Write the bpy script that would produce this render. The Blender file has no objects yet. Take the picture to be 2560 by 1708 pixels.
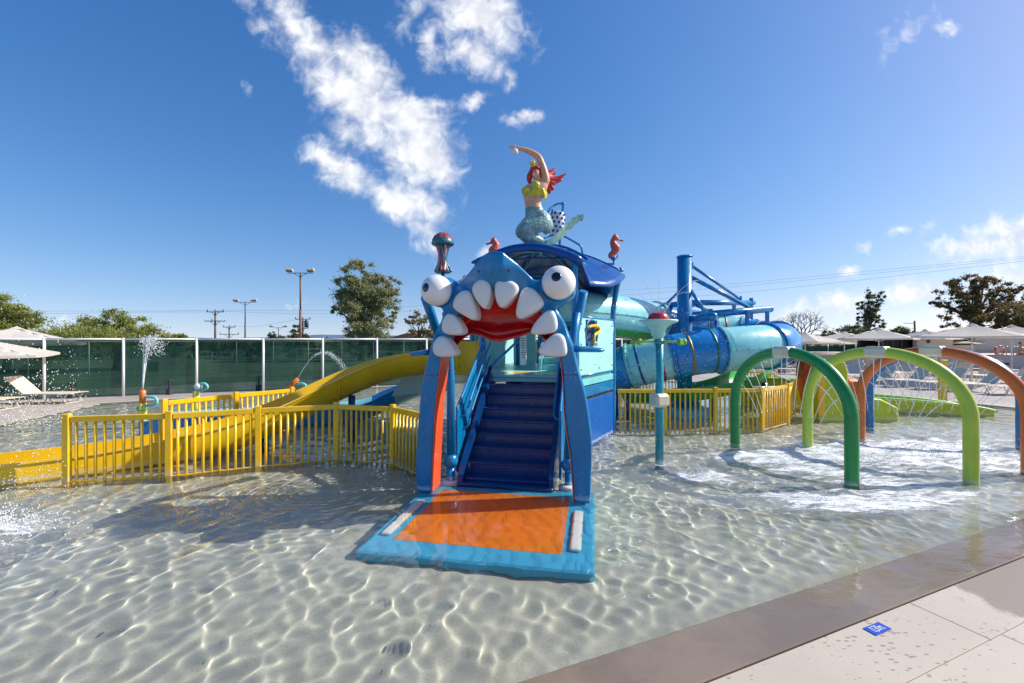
import bpy, bmesh, math, random
import numpy as np
from mathutils import Vector, Matrix, noise as mnoise
from mathutils.geometry import tessellate_polygon

random.seed(7)
SC = bpy.context.scene
COL = SC.collection
R = math.radians
pi = math.pi

# ------------------------------------------------------------------ camera
H = 2.2                      # eye height above the water
FPX = 1100.0                 # focal length in pixels of the 2560 px wide photograph
HY = 848.0                   # horizon row
cam = bpy.data.cameras.new('camera')
cam_ob = bpy.data.objects.new('camera', cam)
COL.objects.link(cam_ob)
cam_ob.location = (0, 0, H)
cam_ob.rotation_euler = (R(90), 0, 0)
cam.sensor_width = 36.0
cam.lens = 36.0 * FPX / 2560.0
cam.shift_y = -6.0 / 2560.0
cam.clip_start = 0.05
cam.clip_end = 6000
SC.camera = cam_ob

# ------------------------------------------------------------------ light
SUN_AZ = 81.0                # degrees clockwise from +Y
SUN_EL = 38.0
SC.view_settings.view_transform = 'Standard'
SC.view_settings.look = 'None'
SC.view_settings.gamma = 1.0
SC.view_settings.use_curve_mapping = False
SC.view_settings.exposure = 0.56
SC.cycles.use_denoising = True
SC.cycles.max_bounces = 10
SC.cycles.transparent_max_bounces = 16
SC.cycles.transmission_bounces = 8
SC.cycles.glossy_bounces = 5
SC.cycles.diffuse_bounces = 4
SC.cycles.sample_clamp_indirect = 6
SC.cycles.blur_glossy = 0.3

sun = bpy.data.lights.new('sun', 'SUN')
sun.energy = 4.1
sun.angle = R(0.55)
sun.color = (1.0, 0.93, 0.82)
sun_ob = bpy.data.objects.new('sun', sun)
COL.objects.link(sun_ob)
sd = Vector((math.sin(R(SUN_AZ)) * math.cos(R(SUN_EL)), math.cos(R(SUN_AZ)) * math.cos(R(SUN_EL)), math.sin(R(SUN_EL))))
sun_ob.rotation_euler = sd.to_track_quat('Z', 'Y').to_euler()
sun_ob.location = sd * 60
sun.cycles.is_caustics_light = True


def build_world():
    w = bpy.data.worlds.new('World')
    SC.world = w
    w.use_nodes = True
    nt = w.node_tree
    N, L = nt.nodes, nt.links
    bg = N['Background']

    def nd(t, **k):
        n = N.new(t)
        for a, b in k.items():
            setattr(n, a, b)
        return n

    def mth(op, a, b=None, c=None, clamp=False):
        n = nd('ShaderNodeMath', operation=op, use_clamp=clamp)
        for i, x in enumerate((a, b, c)):
            if x is None:
                continue
            if isinstance(x, (int, float)):
                n.inputs[i].default_value = x
            else:
                L.new(x, n.inputs[i])
        return n.outputs[0]
    sky = nd('ShaderNodeTexSky', sky_type='NISHITA', sun_disc=False)
    sky.sun_elevation = R(SUN_EL)
    sky.sun_rotation = R(SUN_AZ)
    sky.altitude = 0
    sky.air_density = 1.0
    sky.dust_density = 0.6
    sky.ozone_density = 2.2
    tc = nd('ShaderNodeTexCoord')
    sep = nd('ShaderNodeSeparateXYZ')
    L.new(tc.outputs['Generated'], sep.inputs[0])
    # keep the band just above the horizon from being murky: sample the sky no lower than a few degrees
    zc = mth('MAXIMUM', sep.outputs[2], 0.0)
    zc = mth('ADD', mth('MULTIPLY', zc, 0.93), 0.075)
    cmb0 = nd('ShaderNodeCombineXYZ')
    L.new(sep.outputs[0], cmb0.inputs[0]); L.new(sep.outputs[1], cmb0.inputs[1]); L.new(zc, cmb0.inputs[2])
    L.new(cmb0.outputs[0], sky.inputs[0])
    # cloud field on the tangent plane to the north (world directions only)
    yy = mth('MAXIMUM', sep.outputs[1], 0.02)
    u = mth('MULTIPLY', mth('DIVIDE', sep.outputs[0], yy), 11.0)
    v = mth('MULTIPLY', mth('DIVIDE', sep.outputs[2], yy), 11.0)
    cmb = nd('ShaderNodeCombineXYZ')
    L.new(u, cmb.inputs[0]); L.new(v, cmb.inputs[1])
    nz = nd('ShaderNodeTexNoise', noise_dimensions='2D')
    nz.inputs['Scale'].default_value = 0.9
    nz.inputs['Detail'].default_value = 7
    nz.inputs['Roughness'].default_value = 0.62
    L.new(cmb.outputs[0], nz.inputs['Vector'])
    wv = nd('ShaderNodeVectorMath', operation='SUBTRACT')
    L.new(nz.outputs['Color'], wv.inputs[0]); wv.inputs[1].default_value = (0.5, 0.5, 0.5)
    ws = nd('ShaderNodeVectorMath', operation='SCALE'); ws.inputs['Scale'].default_value = 0.9
    L.new(wv.outputs[0], ws.inputs[0])
    wa = nd('ShaderNodeVectorMath', operation='ADD')
    L.new(cmb.outputs[0], wa.inputs[0]); L.new(ws.outputs[0], wa.inputs[1])
    P = wa.outputs[0]
    clouds = [(700, 10, 800, 150, 62, .85), (860, 120, 950, 210, 72, 1.0), (800, 170, 1000, 340, 85, 1.0),
              (960, 270, 1090, 330, 68, .95), (1010, 340, 1090, 430, 92, 1.05), (830, 310, 900, 350, 34, .5),
              (800, 385, 910, 460, 56, 1.0), (950, 480, 1070, 530, 62, 1.0), (1040, 560, 1085, 615, 34, .55),
              (1080, 270, 1120, 268, 28, .6), (625, 30, 690, 110, 24, .38),
              (1120, -30, 1260, 80, 88, 1.05), (1090, 60, 1280, 50, 50, .7), (1150, 120, 1225, 165, 52, .9), (1068, 90, 1075, 150, 32, .7),
              (1262, 180, 1278, 205, 20, .45), (1165, 270, 1215, 242, 24, .62), (1285, 302, 1340, 285, 24, .7),
              (2330, 640, 2640, 590, 46, .75), (2420, 585, 2620, 560, 34, .6), (2100, 690, 2150, 677, 20, .6),
              (2350, 78, 2385, 74, 20, .5), (2150, 608, 2170, 607, 18, .42), (2240, 575, 2270, 570, 15, .42), (2310, 570, 2325, 566, 15, .42),
              (2020, 785, 2160, 745, 34, .8), (2210, 745, 2350, 712, 36, .8), (1940, 790, 2010, 770, 24, .6), (2300, 790, 2420, 780, 16, .45),
              (150, 802, 205, 797, 13, .4), (1200, 640, 1230, 612, 24, .55), (2230, 110, 2290, 62, 30, .22), (620, 215, 630, 225, 12, .3),
              (2440, 700, 2600, 690, 40, .6), (700, 770, 760, 765, 9, .35), (1010, 60, 1040, 20, 30, .3)]
    best = None
    for x1, y1, x2, y2, r, s in clouds:
        cx, cy = ((x1 + x2) / 2 - 1280) / 100, (848 - (y1 + y2) / 2) / 100
        dx, dy = (x2 - x1) / 100, -(y2 - y1) / 100
        ln = math.hypot(dx, dy)
        m = nd('ShaderNodeMapping', vector_type='TEXTURE')
        m.inputs['Location'].default_value = (cx, cy, 0)
        m.inputs['Rotation'].default_value = (0, 0, math.atan2(dy, dx))
        m.inputs['Scale'].default_value = (ln / 2 + r / 100, r / 100, 1)
        L.new(P, m.inputs['Vector'])
        ln_ = nd('ShaderNodeVectorMath', operation='LENGTH')
        L.new(m.outputs[0], ln_.inputs[0])
        # strength falls off smoothly from s in the middle to negative outside
        d = mth('SUBTRACT', s, ln_.outputs['Value'] if s == 1 else mth('MULTIPLY', ln_.outputs['Value'], s))
        best = d if best is None else mth('SMOOTH_MAX', best, d, 0.25)
    n2 = nd('ShaderNodeTexNoise', noise_dimensions='2D')
    n2.inputs['Scale'].default_value = 2.3
    n2.inputs['Detail'].default_value = 9
    n2.inputs['Roughness'].default_value = 0.55
    n2.inputs['Distortion'].default_value = 0.35
    L.new(cmb.outputs[0], n2.inputs['Vector'])
    dens = mth('ADD', mth('MULTIPLY', best, 1.5), mth('MULTIPLY', mth('SUBTRACT', n2.outputs[0], 0.45), 1.25))
    mr = nd('ShaderNodeMapRange', interpolation_type='SMOOTHSTEP')
    L.new(dens, mr.inputs[0])
    mr.inputs[1].default_value = -0.12; mr.inputs[2].default_value = 1.25
    front = mth('GREATER_THAN', sep.outputs[1], 0.05)
    up = mth('GREATER_THAN', sep.outputs[2], 0.0)
    mask = mth('MULTIPLY', mth('MULTIPLY', mr.outputs[0], front), up)
    mask = mth('MULTIPLY', mask, 0.96)
    ramp = nd('ShaderNodeValToRGB')
    L.new(mth('ADD', mth('MULTIPLY', n2.outputs[0], 0.5), mth('MULTIPLY', nz.outputs[0], 0.5)), ramp.inputs[0])
    ramp.color_ramp.elements[0].position = 0.40
    ramp.color_ramp.elements[0].color = (3.75, 3.9, 4.3, 1)
    ramp.color_ramp.elements[1].position = 0.62
    ramp.color_ramp.elements[1].color = (5.3, 5.35, 5.45, 1)
    # grade of the clear sky: a polarised deep blue
    hsv = nd('ShaderNodeHueSaturation')
    hsv.inputs['Saturation'].default_value = 1.34
    hsv.inputs['Value'].default_value = 1.1
    L.new(sky.outputs[0], hsv.inputs['Color'])
    tint = nd('ShaderNodeMix', data_type='RGBA', blend_type='MULTIPLY')
    tint.inputs[0].default_value = 1.0
    L.new(hsv.outputs[0], tint.inputs[6])
    tint.inputs[7].default_value = (.79, .705, .88, 1)
    kk = nd('ShaderNodeVectorMath', operation='MULTIPLY_ADD')
    L.new(tint.outputs[2], kk.inputs[0]); kk.inputs[1].default_value = (.012, .038, .065); kk.inputs[2].default_value = (.93, .95, .97)
    dv = nd('ShaderNodeVectorMath', operation='DIVIDE')
    L.new(tint.outputs[2], dv.inputs[0]); L.new(kk.outputs[0], dv.inputs[1])
    mix = nd('ShaderNodeMix', data_type='RGBA')
    L.new(mask, mix.inputs[0]); L.new(dv.outputs[0], mix.inputs[6]); L.new(ramp.outputs[0], mix.inputs[7])
    L.new(mix.outputs[2], bg.inputs[0])
    bg.inputs[1].default_value = 0.145


build_world()

# ------------------------------------------------------------------ materials
MATS = {}


def srgb(r, g, b):
    f = lambda c: (c / 255 / 12.92) if c / 255 <= 0.04045 else ((c / 255 + 0.055) / 1.055) ** 2.4
    return (f(r), f(g), f(b))


class NT:
    def __init__(self, m):
        self.nt = m.node_tree; self.N = self.nt.nodes; self.L = self.nt.links

    def nd(self, t, **k):
        n = self.N.new(t)
        for a, b in k.items():
            setattr(n, a, b)
        return n

    def put(self, sock, x):
        if isinstance(x, (int, float)):
            sock.default_value = x
        elif isinstance(x, tuple):
            sock.default_value = x if len(x) == 4 or sock.type == 'VECTOR' else x + (1,)
        else:
            self.L.new(x, sock)

    def m(self, op, a, b=None, c=None, clamp=False):
        n = self.nd('ShaderNodeMath', operation=op, use_clamp=clamp)
        for i, x in enumerate((a, b, c)):
            if x is not None:
                self.put(n.inputs[i], x)
        return n.outputs[0]

    def noise(self, scale, detail=3, rough=.5, vec=None, dist=0):
        n = self.nd('ShaderNodeTexNoise')
        n.inputs['Scale'].default_value = scale; n.inputs['Detail'].default_value = detail
        n.inputs['Roughness'].default_value = rough; n.inputs['Distortion'].default_value = dist
        if vec is not None:
            self.L.new(vec, n.inputs['Vector'])
        return n.outputs[0]

    def vec(self, kind='Object', scale=(1, 1, 1), rot=(0, 0, 0)):
        tc = self.nd('ShaderNodeTexCoord')
        mp = self.nd('ShaderNodeMapping')
        mp.inputs['Scale'].default_value = scale; mp.inputs['Rotation'].default_value = rot
        self.L.new(tc.outputs[kind], mp.inputs[0])
        return mp.outputs[0]

    def pos(self, scale=(1, 1, 1), rot=(0, 0, 0)):
        g = self.nd('ShaderNodeNewGeometry')
        mp = self.nd('ShaderNodeMapping')
        mp.inputs['Scale'].default_value = scale; mp.inputs['Rotation'].default_value = rot
        self.L.new(g.outputs['Position'], mp.inputs[0])
        return mp.outputs[0]

    def rng(self, x, a, b, c=0., d=1., smooth=True):
        n = self.nd('ShaderNodeMapRange')
        if smooth:
            n.interpolation_type = 'SMOOTHSTEP'
        self.put(n.inputs[0], x)
        for i, q in enumerate((a, b, c, d)):
            n.inputs[i + 1].default_value = q
        return n.outputs[0]

    def mix(self, f, a, b, blend='MIX'):
        n = self.nd('ShaderNodeMix', data_type='RGBA', blend_type=blend)
        self.put(n.inputs[0], f); self.put(n.inputs[6], a); self.put(n.inputs[7], b)
        return n.outputs[2]


def mat(name, col, rough=.5, var=.08, vscale=3., bump=0., bscale=40., metallic=0., coat=0., spec=.5, dirt=0., sss=0, grime=0, line=0.):
    if name in MATS:
        return MATS[name]
    m = bpy.data.materials.new(name)
    m.use_nodes = True
    t = NT(m)
    b = t.N['Principled BSDF']
    c = tuple(col)[:3]
    v = t.pos()
    n = t.noise(vscale, 5, .6, v)
    lo = tuple(max(0, x * (1 - var * 1.6)) for x in c) + (1,)
    hi = tuple(min(1, x * (1 + var)) for x in c) + (1,)
    cc = t.mix(t.rng(n, .3, .7), lo, hi)
    if dirt:
        d = t.noise(1.3, 8, .7, t.pos((1, 1, .35)))
        cc = t.mix(t.m('MULTIPLY', t.rng(d, .52, .75), dirt), cc, (.30, .27, .22, 1))
    if grime:  # chalky lime bloom left by splash water low on the plastic
        g = t.noise(9, 8, .75, t.pos((1, 1, .5)))
        g2 = t.noise(1.7, 2, .5, t.pos())
        cc = t.mix(t.m('MULTIPLY', t.m('MULTIPLY', t.rng(g, .45, .7), t.rng(g2, .5, .65)), grime), cc, (.45, .5, .52, 1))
    if line:  # lime and algae line where the pool water laps
        sz = t.nd('ShaderNodeSeparateXYZ'); t.L.new(t.pos(), sz.inputs[0])
        zz = t.m('ADD', sz.outputs[2], t.m('MULTIPLY', t.m('SUBTRACT', t.noise(14, 4, .6, t.pos()), .5), .10))
        k1 = t.m('MULTIPLY', t.rng(zz, .015, .03), t.rng(zz, .05, .10, 1, 0))
        cc = t.mix(t.m('MULTIPLY', k1, line), cc, (.55, .55, .50, 1))
        cc = t.mix(t.m('MULTIPLY', t.rng(zz, -.01, .02, 1, 0), line), cc, tuple(x * .5 + .02 for x in c) + (1,))
    t.L.new(cc, b.inputs['Base Color'])
    r = t.rng(t.noise(vscale * 2.7, 4, .6, v), .3, .7, max(.02, rough * .75), min(1, rough * 1.3), False)
    t.L.new(r, b.inputs['Roughness'])
    b.inputs['Metallic'].default_value = metallic
    b.inputs['Specular IOR Level'].default_value = spec
    b.inputs['Coat Weight'].default_value = coat
    b.inputs['Coat Roughness'].default_value = .08
    if bump:
        bp = t.nd('ShaderNodeBump')
        bp.inputs['Strength'].default_value = bump
        bp.inputs['Distance'].default_value = .01
        t.L.new(t.noise(bscale, 4, .6, v), bp.inputs['Height'])
        t.L.new(bp.outputs[0], b.inputs['Normal'])
    MATS[name] = m
    return m


yellow = mat('yellow_paint', (.95, .56, .008), .28, .05, 4, coat=.25, grime=.12, line=.55)
yellow_slide_m = mat('yellow_gelcoat', (.93, .56, .007), .3, .05, 1.5, coat=.3, grime=.06, line=.55)
blue = mat('blue_gelcoat', (.0, .185, .42), .27, .06, 2, coat=.12, grime=.12, line=.55)
blue_tube = mat('blue_steel_paint', (.0, .20, .46), .3, .05, 5, coat=.3, grime=.1, line=.55)
navy = mat('navy_gelcoat', (.0, .042, .18), .30, .12, 6, coat=.25, bump=.1, bscale=150, grime=.05)
canopy_blue = mat('canopy_blue', (.0, .07, .29), .3, .05, 2, coat=.2, spec=.3)
royal = mat('royal_blue_wall', (.0, .11, .44), .32, .06, 2, coat=.2, grime=.15, line=.55)
aqua = mat('aqua_gelcoat', (.22, .66, .66), .32, .05, 2, coat=.2, grime=.15)
paleaqua = mat('pale_aqua_gelcoat', (.38, .74, .68), .4, .04, 2, coat=.1)
poleaqua = mat('teal_pole_paint', (.01, .30, .36), .3, .04, 4, coat=.2, line=.55)
slideblue = mat('slide_blue', (.01, .25, .62), .26, .06, 1.6, coat=.35)
slideaqua = mat('slide_aqua', (.27, .68, .70), .28, .05, 1.6, coat=.35)
palewhiteblue = mat('pale_blue_gelcoat', (.45, .70, .74), .35, .04, 2, coat=.1)
slidegreen = mat('slide_green', (.01, .36, .05), .4, .06, 2, coat=.1)
padblue = mat('pad_blue', (.06, .42, .68), .45, .05, 2)
padorange = mat('pad_orange', (.83, .22, .012), .45, .06, 2)
legorange = mat('orange_gelcoat', (.80, .11, .02), .3, .05, 2, coat=.3)
padwhite = mat('pad_white', (.78, .77, .72), .45, .04, 3)
toothwhite = mat('tooth_white', (.74, .73, .70), .38, .03, 3)
eyewhite = mat('eye_white', (.80, .78, .75), .30, .02, 3, coat=.2)
black = mat('black_gloss', (.006, .006, .008), .12, .02, 3, coat=.5)
red = mat('mouth_red', (.60, .010, .006), .2, .18, 5, coat=.5)
greenarch = mat('arch_green', (.02, .27, .055), .34, .05, 3, coat=.15, line=.55)
limearch = mat('arch_lime', (.50, .62, .055), .34, .05, 3, coat=.15, line=.55)
orangearch = mat('arch_orange', (.62, .14, .02), .34, .05, 3, coat=.15, line=.55)
bluearch = mat('arch_blue', (.01, .17, .42), .34, .05, 3, coat=.15, line=.55)
beige = mat('beige_block', (.78, .67, .49), .5, .04, 5)
capred = mat('cap_red', (.55, .02, .02), .25, .05, 4, coat=.3)
lime = mat('lime_toy', (.58, .62, .015), .45, .05, 3, bump=.25, bscale=12, line=.55)
limegreen = mat('lime_green_top', (.28, .58, .08), .45, .05, 3)
orangetoy = mat('orange_toy', (.65, .10, .01), .4, .06, 3, bump=.2, bscale=12, line=.55)
limepole = mat('pale_lime_paint', (.80, .70, .10), .35, .04, 3)
orangepole = mat('orange_pipe', (.75, .17, .02), .3, .05, 3)
aquapipe = mat('aqua_pipe', (.18, .62, .55), .35, .04, 3)
knobgreen = mat('knob_green', (.16, .45, .04), .4, .05, 5)
rodlime = mat('rod_lime', (.50, .62, .03), .35, .05, 5)
white = mat('white_paint', (.78, .78, .78), .35, .03, 4, dirt=.08)
steel = mat('galvanised_steel', (.45, .46, .46), .4, .1, 10, metallic=.6)
bolt = mat('bolt_black', (.015, .016, .02), .4, .05, 10)
umbrella_m = mat('umbrella_fabric', (.86, .82, .77), .8, .03, 2, bump=.15, bscale=300)
_u = NT(umbrella_m)
_tr = _u.nd('ShaderNodeBsdfTranslucent'); _tr.inputs[0].default_value = (.85, .80, .72, 1)
_ms = _u.nd('ShaderNodeMixShader'); _ms.inputs[0].default_value = .5
_u.L.new(_u.N['Principled BSDF'].outputs[0], _ms.inputs[1]); _u.L.new(_tr.outputs[0], _ms.inputs[2])
_u.L.new(_ms.outputs[0], _u.N['Material Output'].inputs[0])
sling = mat('cream_sling', (.68, .59, .45), .75, .05, 8)
loungeframe = mat('lounger_frame', (.68, .64, .58), .4, .04, 8)
skin = mat('painted_skin', (.62, .34, .20), .38, .1, 9)
hair = mat('painted_red_hair', (.50, .012, .015), .35, .25, 16, bump=.6, bscale=30)
shell = mat('shell_yellow', (.55, .50, .03), .4, .18, 14, bump=.5, bscale=25)
gold = mat('crown_yellow', (.75, .55, .03), .35, .08, 10)
pearl_m = mat('pearl', (.72, .70, .66), .25, .03, 3)
fin_m = mat('fin_green', (.30, .56, .42), .4, .15, 8)
coral = mat('coral_paint', (.62, .11, .07), .4, .14, 12, bump=.4, bscale=40)
jelly_red = mat('jelly_red', (.42, .07, .06), .35, .2, 9)
jelly_teal = mat('jelly_teal', (.02, .16, .22), .35, .15, 9)
jelly_pale = mat('jelly_pale', (.40, .30, .32), .4, .2, 12)
bucketwhite = mat('bucket_white', (.75, .76, .78), .35, .03, 4)
dotblue = mat('dot_blue', (.006, .06, .28), .35, .03, 4)
stripe_o = mat('stripe_orange', (.42, .20, .02), .4, .15, 10)
stripe_g = mat('stripe_green', (.01, .16, .11), .4, .1, 10)
stripe_r = mat('stripe_red', (.35, .02, .03), .4, .1, 10)
stripe_b = mat('stripe_blue', (.005, .06, .30), .4, .1, 10)
wood = mat('weathered_pole', (.20, .11, .075), .8, .2, 6, bump=.5, bscale=20)
darkmetal = mat('dark_metal', (.05, .05, .055), .5, .1, 8)
lampwhite = mat('lamp_housing', (.70, .66, .58), .45, .05, 8)
greywall = mat('grey_render', (.44, .40, .385), .85, .05, 1.2, bump=.3, bscale=60, dirt=.25)
pinkwall = mat('pale_render', (.50, .45, .43), .85, .05, 1.2, bump=.3, bscale=60, dirt=.2)
darkopening = mat('dark_interior', (.03, .03, .035), .7, .1, 3)
bark = mat('bark', (.17, .13, .10), .9, .25, 8, bump=.8, bscale=14)
darkbark = mat('dark_bark', (.09, .065, .05), .9, .25, 8, bump=.8, bscale=14)
bollard = mat('bollard_grey', (.055, .055, .065), .5, .06, 8)
lifering = mat('life_ring_orange', (.72, .10, .03), .45, .05, 8)
redcloth = mat('red_cloth', (.45, .02, .02), .8, .1, 12)
bingrey = mat('bin_grey', (.16, .17, .19), .5, .06, 8)
roof_tile = mat('roof_tile', (.36, .16, .10), .85, .15, 12)
signblue = mat('sign_blue', (.015, .075, .50), .3, .08, 30, coat=.3)
signwhite = mat('sign_white', (.80, .80, .80), .5, .02, 5)


def foliage(name, c1, c2, scale=.6):
    m = bpy.data.materials.new(name)
    m.use_nodes = True
    t = NT(m)
    b = t.N['Principled BSDF']
    n = t.noise(scale, 4, .6, t.pos())
    n2 = t.noise(scale * 9, 3, .6, t.pos())
    c = t.mix(t.rng(n, .35, .65), c1 + (1,), c2 + (1,))
    c = t.mix(t.rng(n2, .45, .8, 0, .5), c, tuple(min(1, x * 1.7) for x in c2) + (1,))
    t.L.new(c, b.inputs['Base Color'])
    b.inputs['Roughness'].default_value = .7
    b.inputs['Specular IOR Level'].default_value = .2
    tr = t.nd('ShaderNodeBsdfTranslucent')
    t.L.new(c, tr.inputs[0])
    ms = t.nd('ShaderNodeMixShader')
    ms.inputs[0].default_value = .45
    t.L.new(b.outputs[0], ms.inputs[1]); t.L.new(tr.outputs[0], ms.inputs[2])
    t.L.new(ms.outputs[0], t.N['Material Output'].inputs[0])
    return m


leaf_euc = foliage('leaf_eucalyptus', (.20, .22, .10), (.35, .355, .18))
leaf_willow = foliage('leaf_willow', (.20, .23, .06), (.36, .38, .11), 1.)
leaf_dark = foliage('leaf_dark', (.10, .085, .035), (.21, .16, .065), .8)
leaf_ivy = foliage('leaf_ivy', (.05, .075, .025), (.11, .145, .05), 1.5)
leaf_brown = foliage('leaf_dry', (.24, .20, .09), (.38, .31, .17), 1.)
leaf_mid = foliage('leaf_mid', (.07, .09, .035), (.15, .18, .065), 1.)


def special_materials():
    # water: clear refracting surface
    m = bpy.data.materials.new('water')
    m.use_nodes = True
    t = NT(m)
    t.N.remove(t.N['Principled BSDF'])
    g = t.nd('ShaderNodeBsdfGlass')
    g.inputs['IOR'].default_value = 1.33
    g.inputs['Roughness'].default_value = 0
    g.inputs['Color'].default_value = (.96, .995, .99, 1)
    t.L.new(g.outputs[0], t.N['Material Output'].inputs[0])
    MATS['water'] = m
    # foam
    m = bpy.data.materials.new('foam')
    m.use_nodes = True
    t = NT(m)
    b = t.N['Principled BSDF']
    b.inputs['Base Color'].default_value = (.82, .85, .86, 1)
    b.inputs['Roughness'].default_value = .6
    at = t.nd('ShaderNodeAttribute', attribute_name='foam')
    dens = at.outputs['Fac']
    p = t.pos((1, 1, 0))
    warp = t.noise(1.1, 4, .6, p)
    p2 = t.pos((.7, 2.8, 0), (0, 0, R(24)))
    n1 = t.noise(1.9, 9, .70, p2, 1.0)
    n2 = t.noise(9.0, 6, .72, p2, .6)
    n3 = t.noise(38.0, 3, .7, p)
    fld = t.m('ADD', t.m('ADD', t.m('MULTIPLY', n1, .56), t.m('MULTIPLY', n2, .32)), t.m('MULTIPLY', n3, .12))
    thr = t.m('SUBTRACT', .725, t.m('MULTIPLY', dens, .27))
    a = t.rng(t.m('SUBTRACT', fld, thr), -.015, .085)
    a = t.m('MAXIMUM', t.m('MULTIPLY', a, .92), t.m('MULTIPLY', dens, .22))
    a = t.m('MULTIPLY', a, t.rng(dens, .0, .12))
    tr = t.nd('ShaderNodeBsdfTransparent')
    ms = t.nd('ShaderNodeMixShader')
    t.L.new(a, ms.inputs[0]); t.L.new(tr.outputs[0], ms.inputs[1]); t.L.new(b.outputs[0], ms.inputs[2])
    t.L.new(ms.outputs[0], t.N['Material Output'].inputs[0])
    MATS['foam'] = m
    # droplets
    m = bpy.data.materials.new('droplet')
    m.use_nodes = True
    t = NT(m)
    b = t.N['Principled BSDF']
    b.inputs['Base Color'].default_value = (.93, .95, .97, 1)
    b.inputs['Roughness'].default_value = .12
    tr = t.nd('ShaderNodeBsdfTransparent')
    ms = t.nd('ShaderNodeMixShader'); ms.inputs[0].default_value = .72
    t.L.new(tr.outputs[0], ms.inputs[1]); t.L.new(b.outputs[0], ms.inputs[2])
    t.L.new(ms.outputs[0], t.N['Material Output'].inputs[0])
    MATS['droplet'] = m
    # pool floor: grey beige aggregate
    m = bpy.data.materials.new('pool_floor')
    m.use_nodes = True
    t = NT(m)
    b = t.N['Principled BSDF']
    p = t.pos()
    big = t.noise(.5, 4, .6, p)
    grain = t.noise(95, 2, .7, p)
    c = t.mix(t.rng(big, .35, .65), (.49, .465, .385, 1), (.56, .53, .44, 1))
    c = t.mix(t.rng(grain, .3, .75, 0, .5), c, (.28, .275, .24, 1))
    vo = t.nd('ShaderNodeTexVoronoi'); vo.inputs['Scale'].default_value = 42
    t.L.new(p, vo.inputs['Vector'])
    c = t.mix(t.rng(vo.outputs['Distance'], .07, .16, .75, 0), c, (.12, .12, .11, 1))
    st = t.noise(1.6, 6, .7, p)
    c = t.mix(t.rng(st, .68, .80, 0, .5), c, (.30, .20, .10, 1))
    t.L.new(c, b.inputs['Base Color'])
    b.inputs['Roughness'].default_value = .8
    MATS['pool_floor'] = m
    # wet margin
    m = bpy.data.materials.new('wet_margin')
    m.use_nodes = True
    t = NT(m)
    b = t.N['Principled BSDF']
    p = t.pos()
    c = t.mix(t.rng(t.noise(1.1, 6, .6, p), .35, .65), (.20, .155, .115, 1), (.26, .205, .15, 1))
    c = t.mix(t.rng(t.noise(60, 3, .7, p), .4, .8, 0, .35), c, (.16, .13, .11, 1))
    t.L.new(c, b.inputs['Base Color'])
    b.inputs['Roughness'].default_value = .07
    b.inputs['Specular IOR Level'].default_value = .5
    bp = t.nd('ShaderNodeBump'); bp.inputs['Strength'].default_value = .5; bp.inputs['Distance'].default_value = .012
    hgt = t.m('ADD', t.m('MULTIPLY', t.noise(3.2, 3, .5, t.pos((.6, 1.8, 1), (0, 0, R(-22))), 1.2), 1.0), t.m('MULTIPLY', t.noise(16, 2, .5, p, .8), .12))
    t.L.new(hgt, bp.inputs['Height']); t.L.new(bp.outputs[0], b.inputs['Normal'])
    MATS['wet_margin'] = m

    # light slabs with drips of splash water; 'wet' attribute-free: noise blotches and one flooded end
    def slab(name, wetpos, base):
        m = bpy.data.materials.new(name)
        m.use_nodes = True
        t = NT(m)
        b = t.N['Principled BSDF']
        p = t.pos()
        c = t.mix(t.rng(t.noise(1.4, 6, .6, p), .35, .65), tuple(x * .93 for x in base) + (1,), base + (1,))
        c = t.mix(t.rng(t.noise(140, 3, .7, p), .35, .8, 0, .3), c, tuple(x * .6 for x in base) + (1,))
        ps = t.pos((9, 22, 1), (0, 0, R(-66)))
        dn = t.nd('ShaderNodeTexVoronoi'); dn.inputs['Scale'].default_value = 1.4; dn.inputs['Randomness'].default_value = 1
        t.L.new(ps, dn.inputs['Vector'])
        sz = t.noise(1.3, 2, .5, t.pos())
        drops = t.rng(t.m('SUBTRACT', t.m('SUBTRACT', t.m('MULTIPLY', sz, .62), .10), dn.outputs['Distance']), 0, .05)
        wet = drops
        if wetpos is not None:
            sx = t.nd('ShaderNodeSeparateXYZ')
            t.L.new(t.pos(), sx.inputs[0])
            s_ = t.m('ADD', t.m('MULTIPLY', sx.outputs[0], .924), t.m('MULTIPLY', sx.outputs[1], .383))
            q = t.m('ADD', t.m('SUBTRACT', s_, wetpos), t.m('MULTIPLY', t.m('SUBTRACT', t.noise(3.5, 7, .7, t.pos()), .5), 1.6))
            wet = t.m('MAXIMUM', drops, t.rng(q, -.05, .22))
        c = t.mix(t.m('MULTIPLY', wet, .9), c, (base[0] * .56, base[1] * .51, base[2] * .47, 1))
        t.L.new(c, b.inputs['Base Color'])
        t.L.new(t.rng(wet, 0, 1, .62, .36, False), b.inputs['Roughness'])
        bp = t.nd('ShaderNodeBump'); bp.inputs['Strength'].default_value = .12; bp.inputs['Distance'].default_value = .01
        t.L.new(t.noise(90, 4, .6, p), bp.inputs['Height']); t.L.new(bp.outputs[0], b.inputs['Normal'])
        MATS[name] = m
    slab('slab', 4.95, (.53, .465, .385))
    slab('slab_outer', None, (.55, .485, .405))

    # far deck
    m = bpy.data.materials.new('deck')
    m.use_nodes = True
    t = NT(m)
    b = t.N['Principled BSDF']
    p = t.pos((1, 1, 1), (0, 0, R(-22.5)))
    c = t.mix(t.rng(t.noise(.7, 6, .65, p), .35, .65), (.40, .355, .315, 1), (.49, .44, .39, 1))
    br = t.nd('ShaderNodeTexBrick')
    t.L.new(p, br.inputs['Vector'])
    br.inputs['Scale'].default_value = 1
    br.inputs['Brick Width'].default_value = 1.2; br.inputs['Row Height'].default_value = .6
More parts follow.
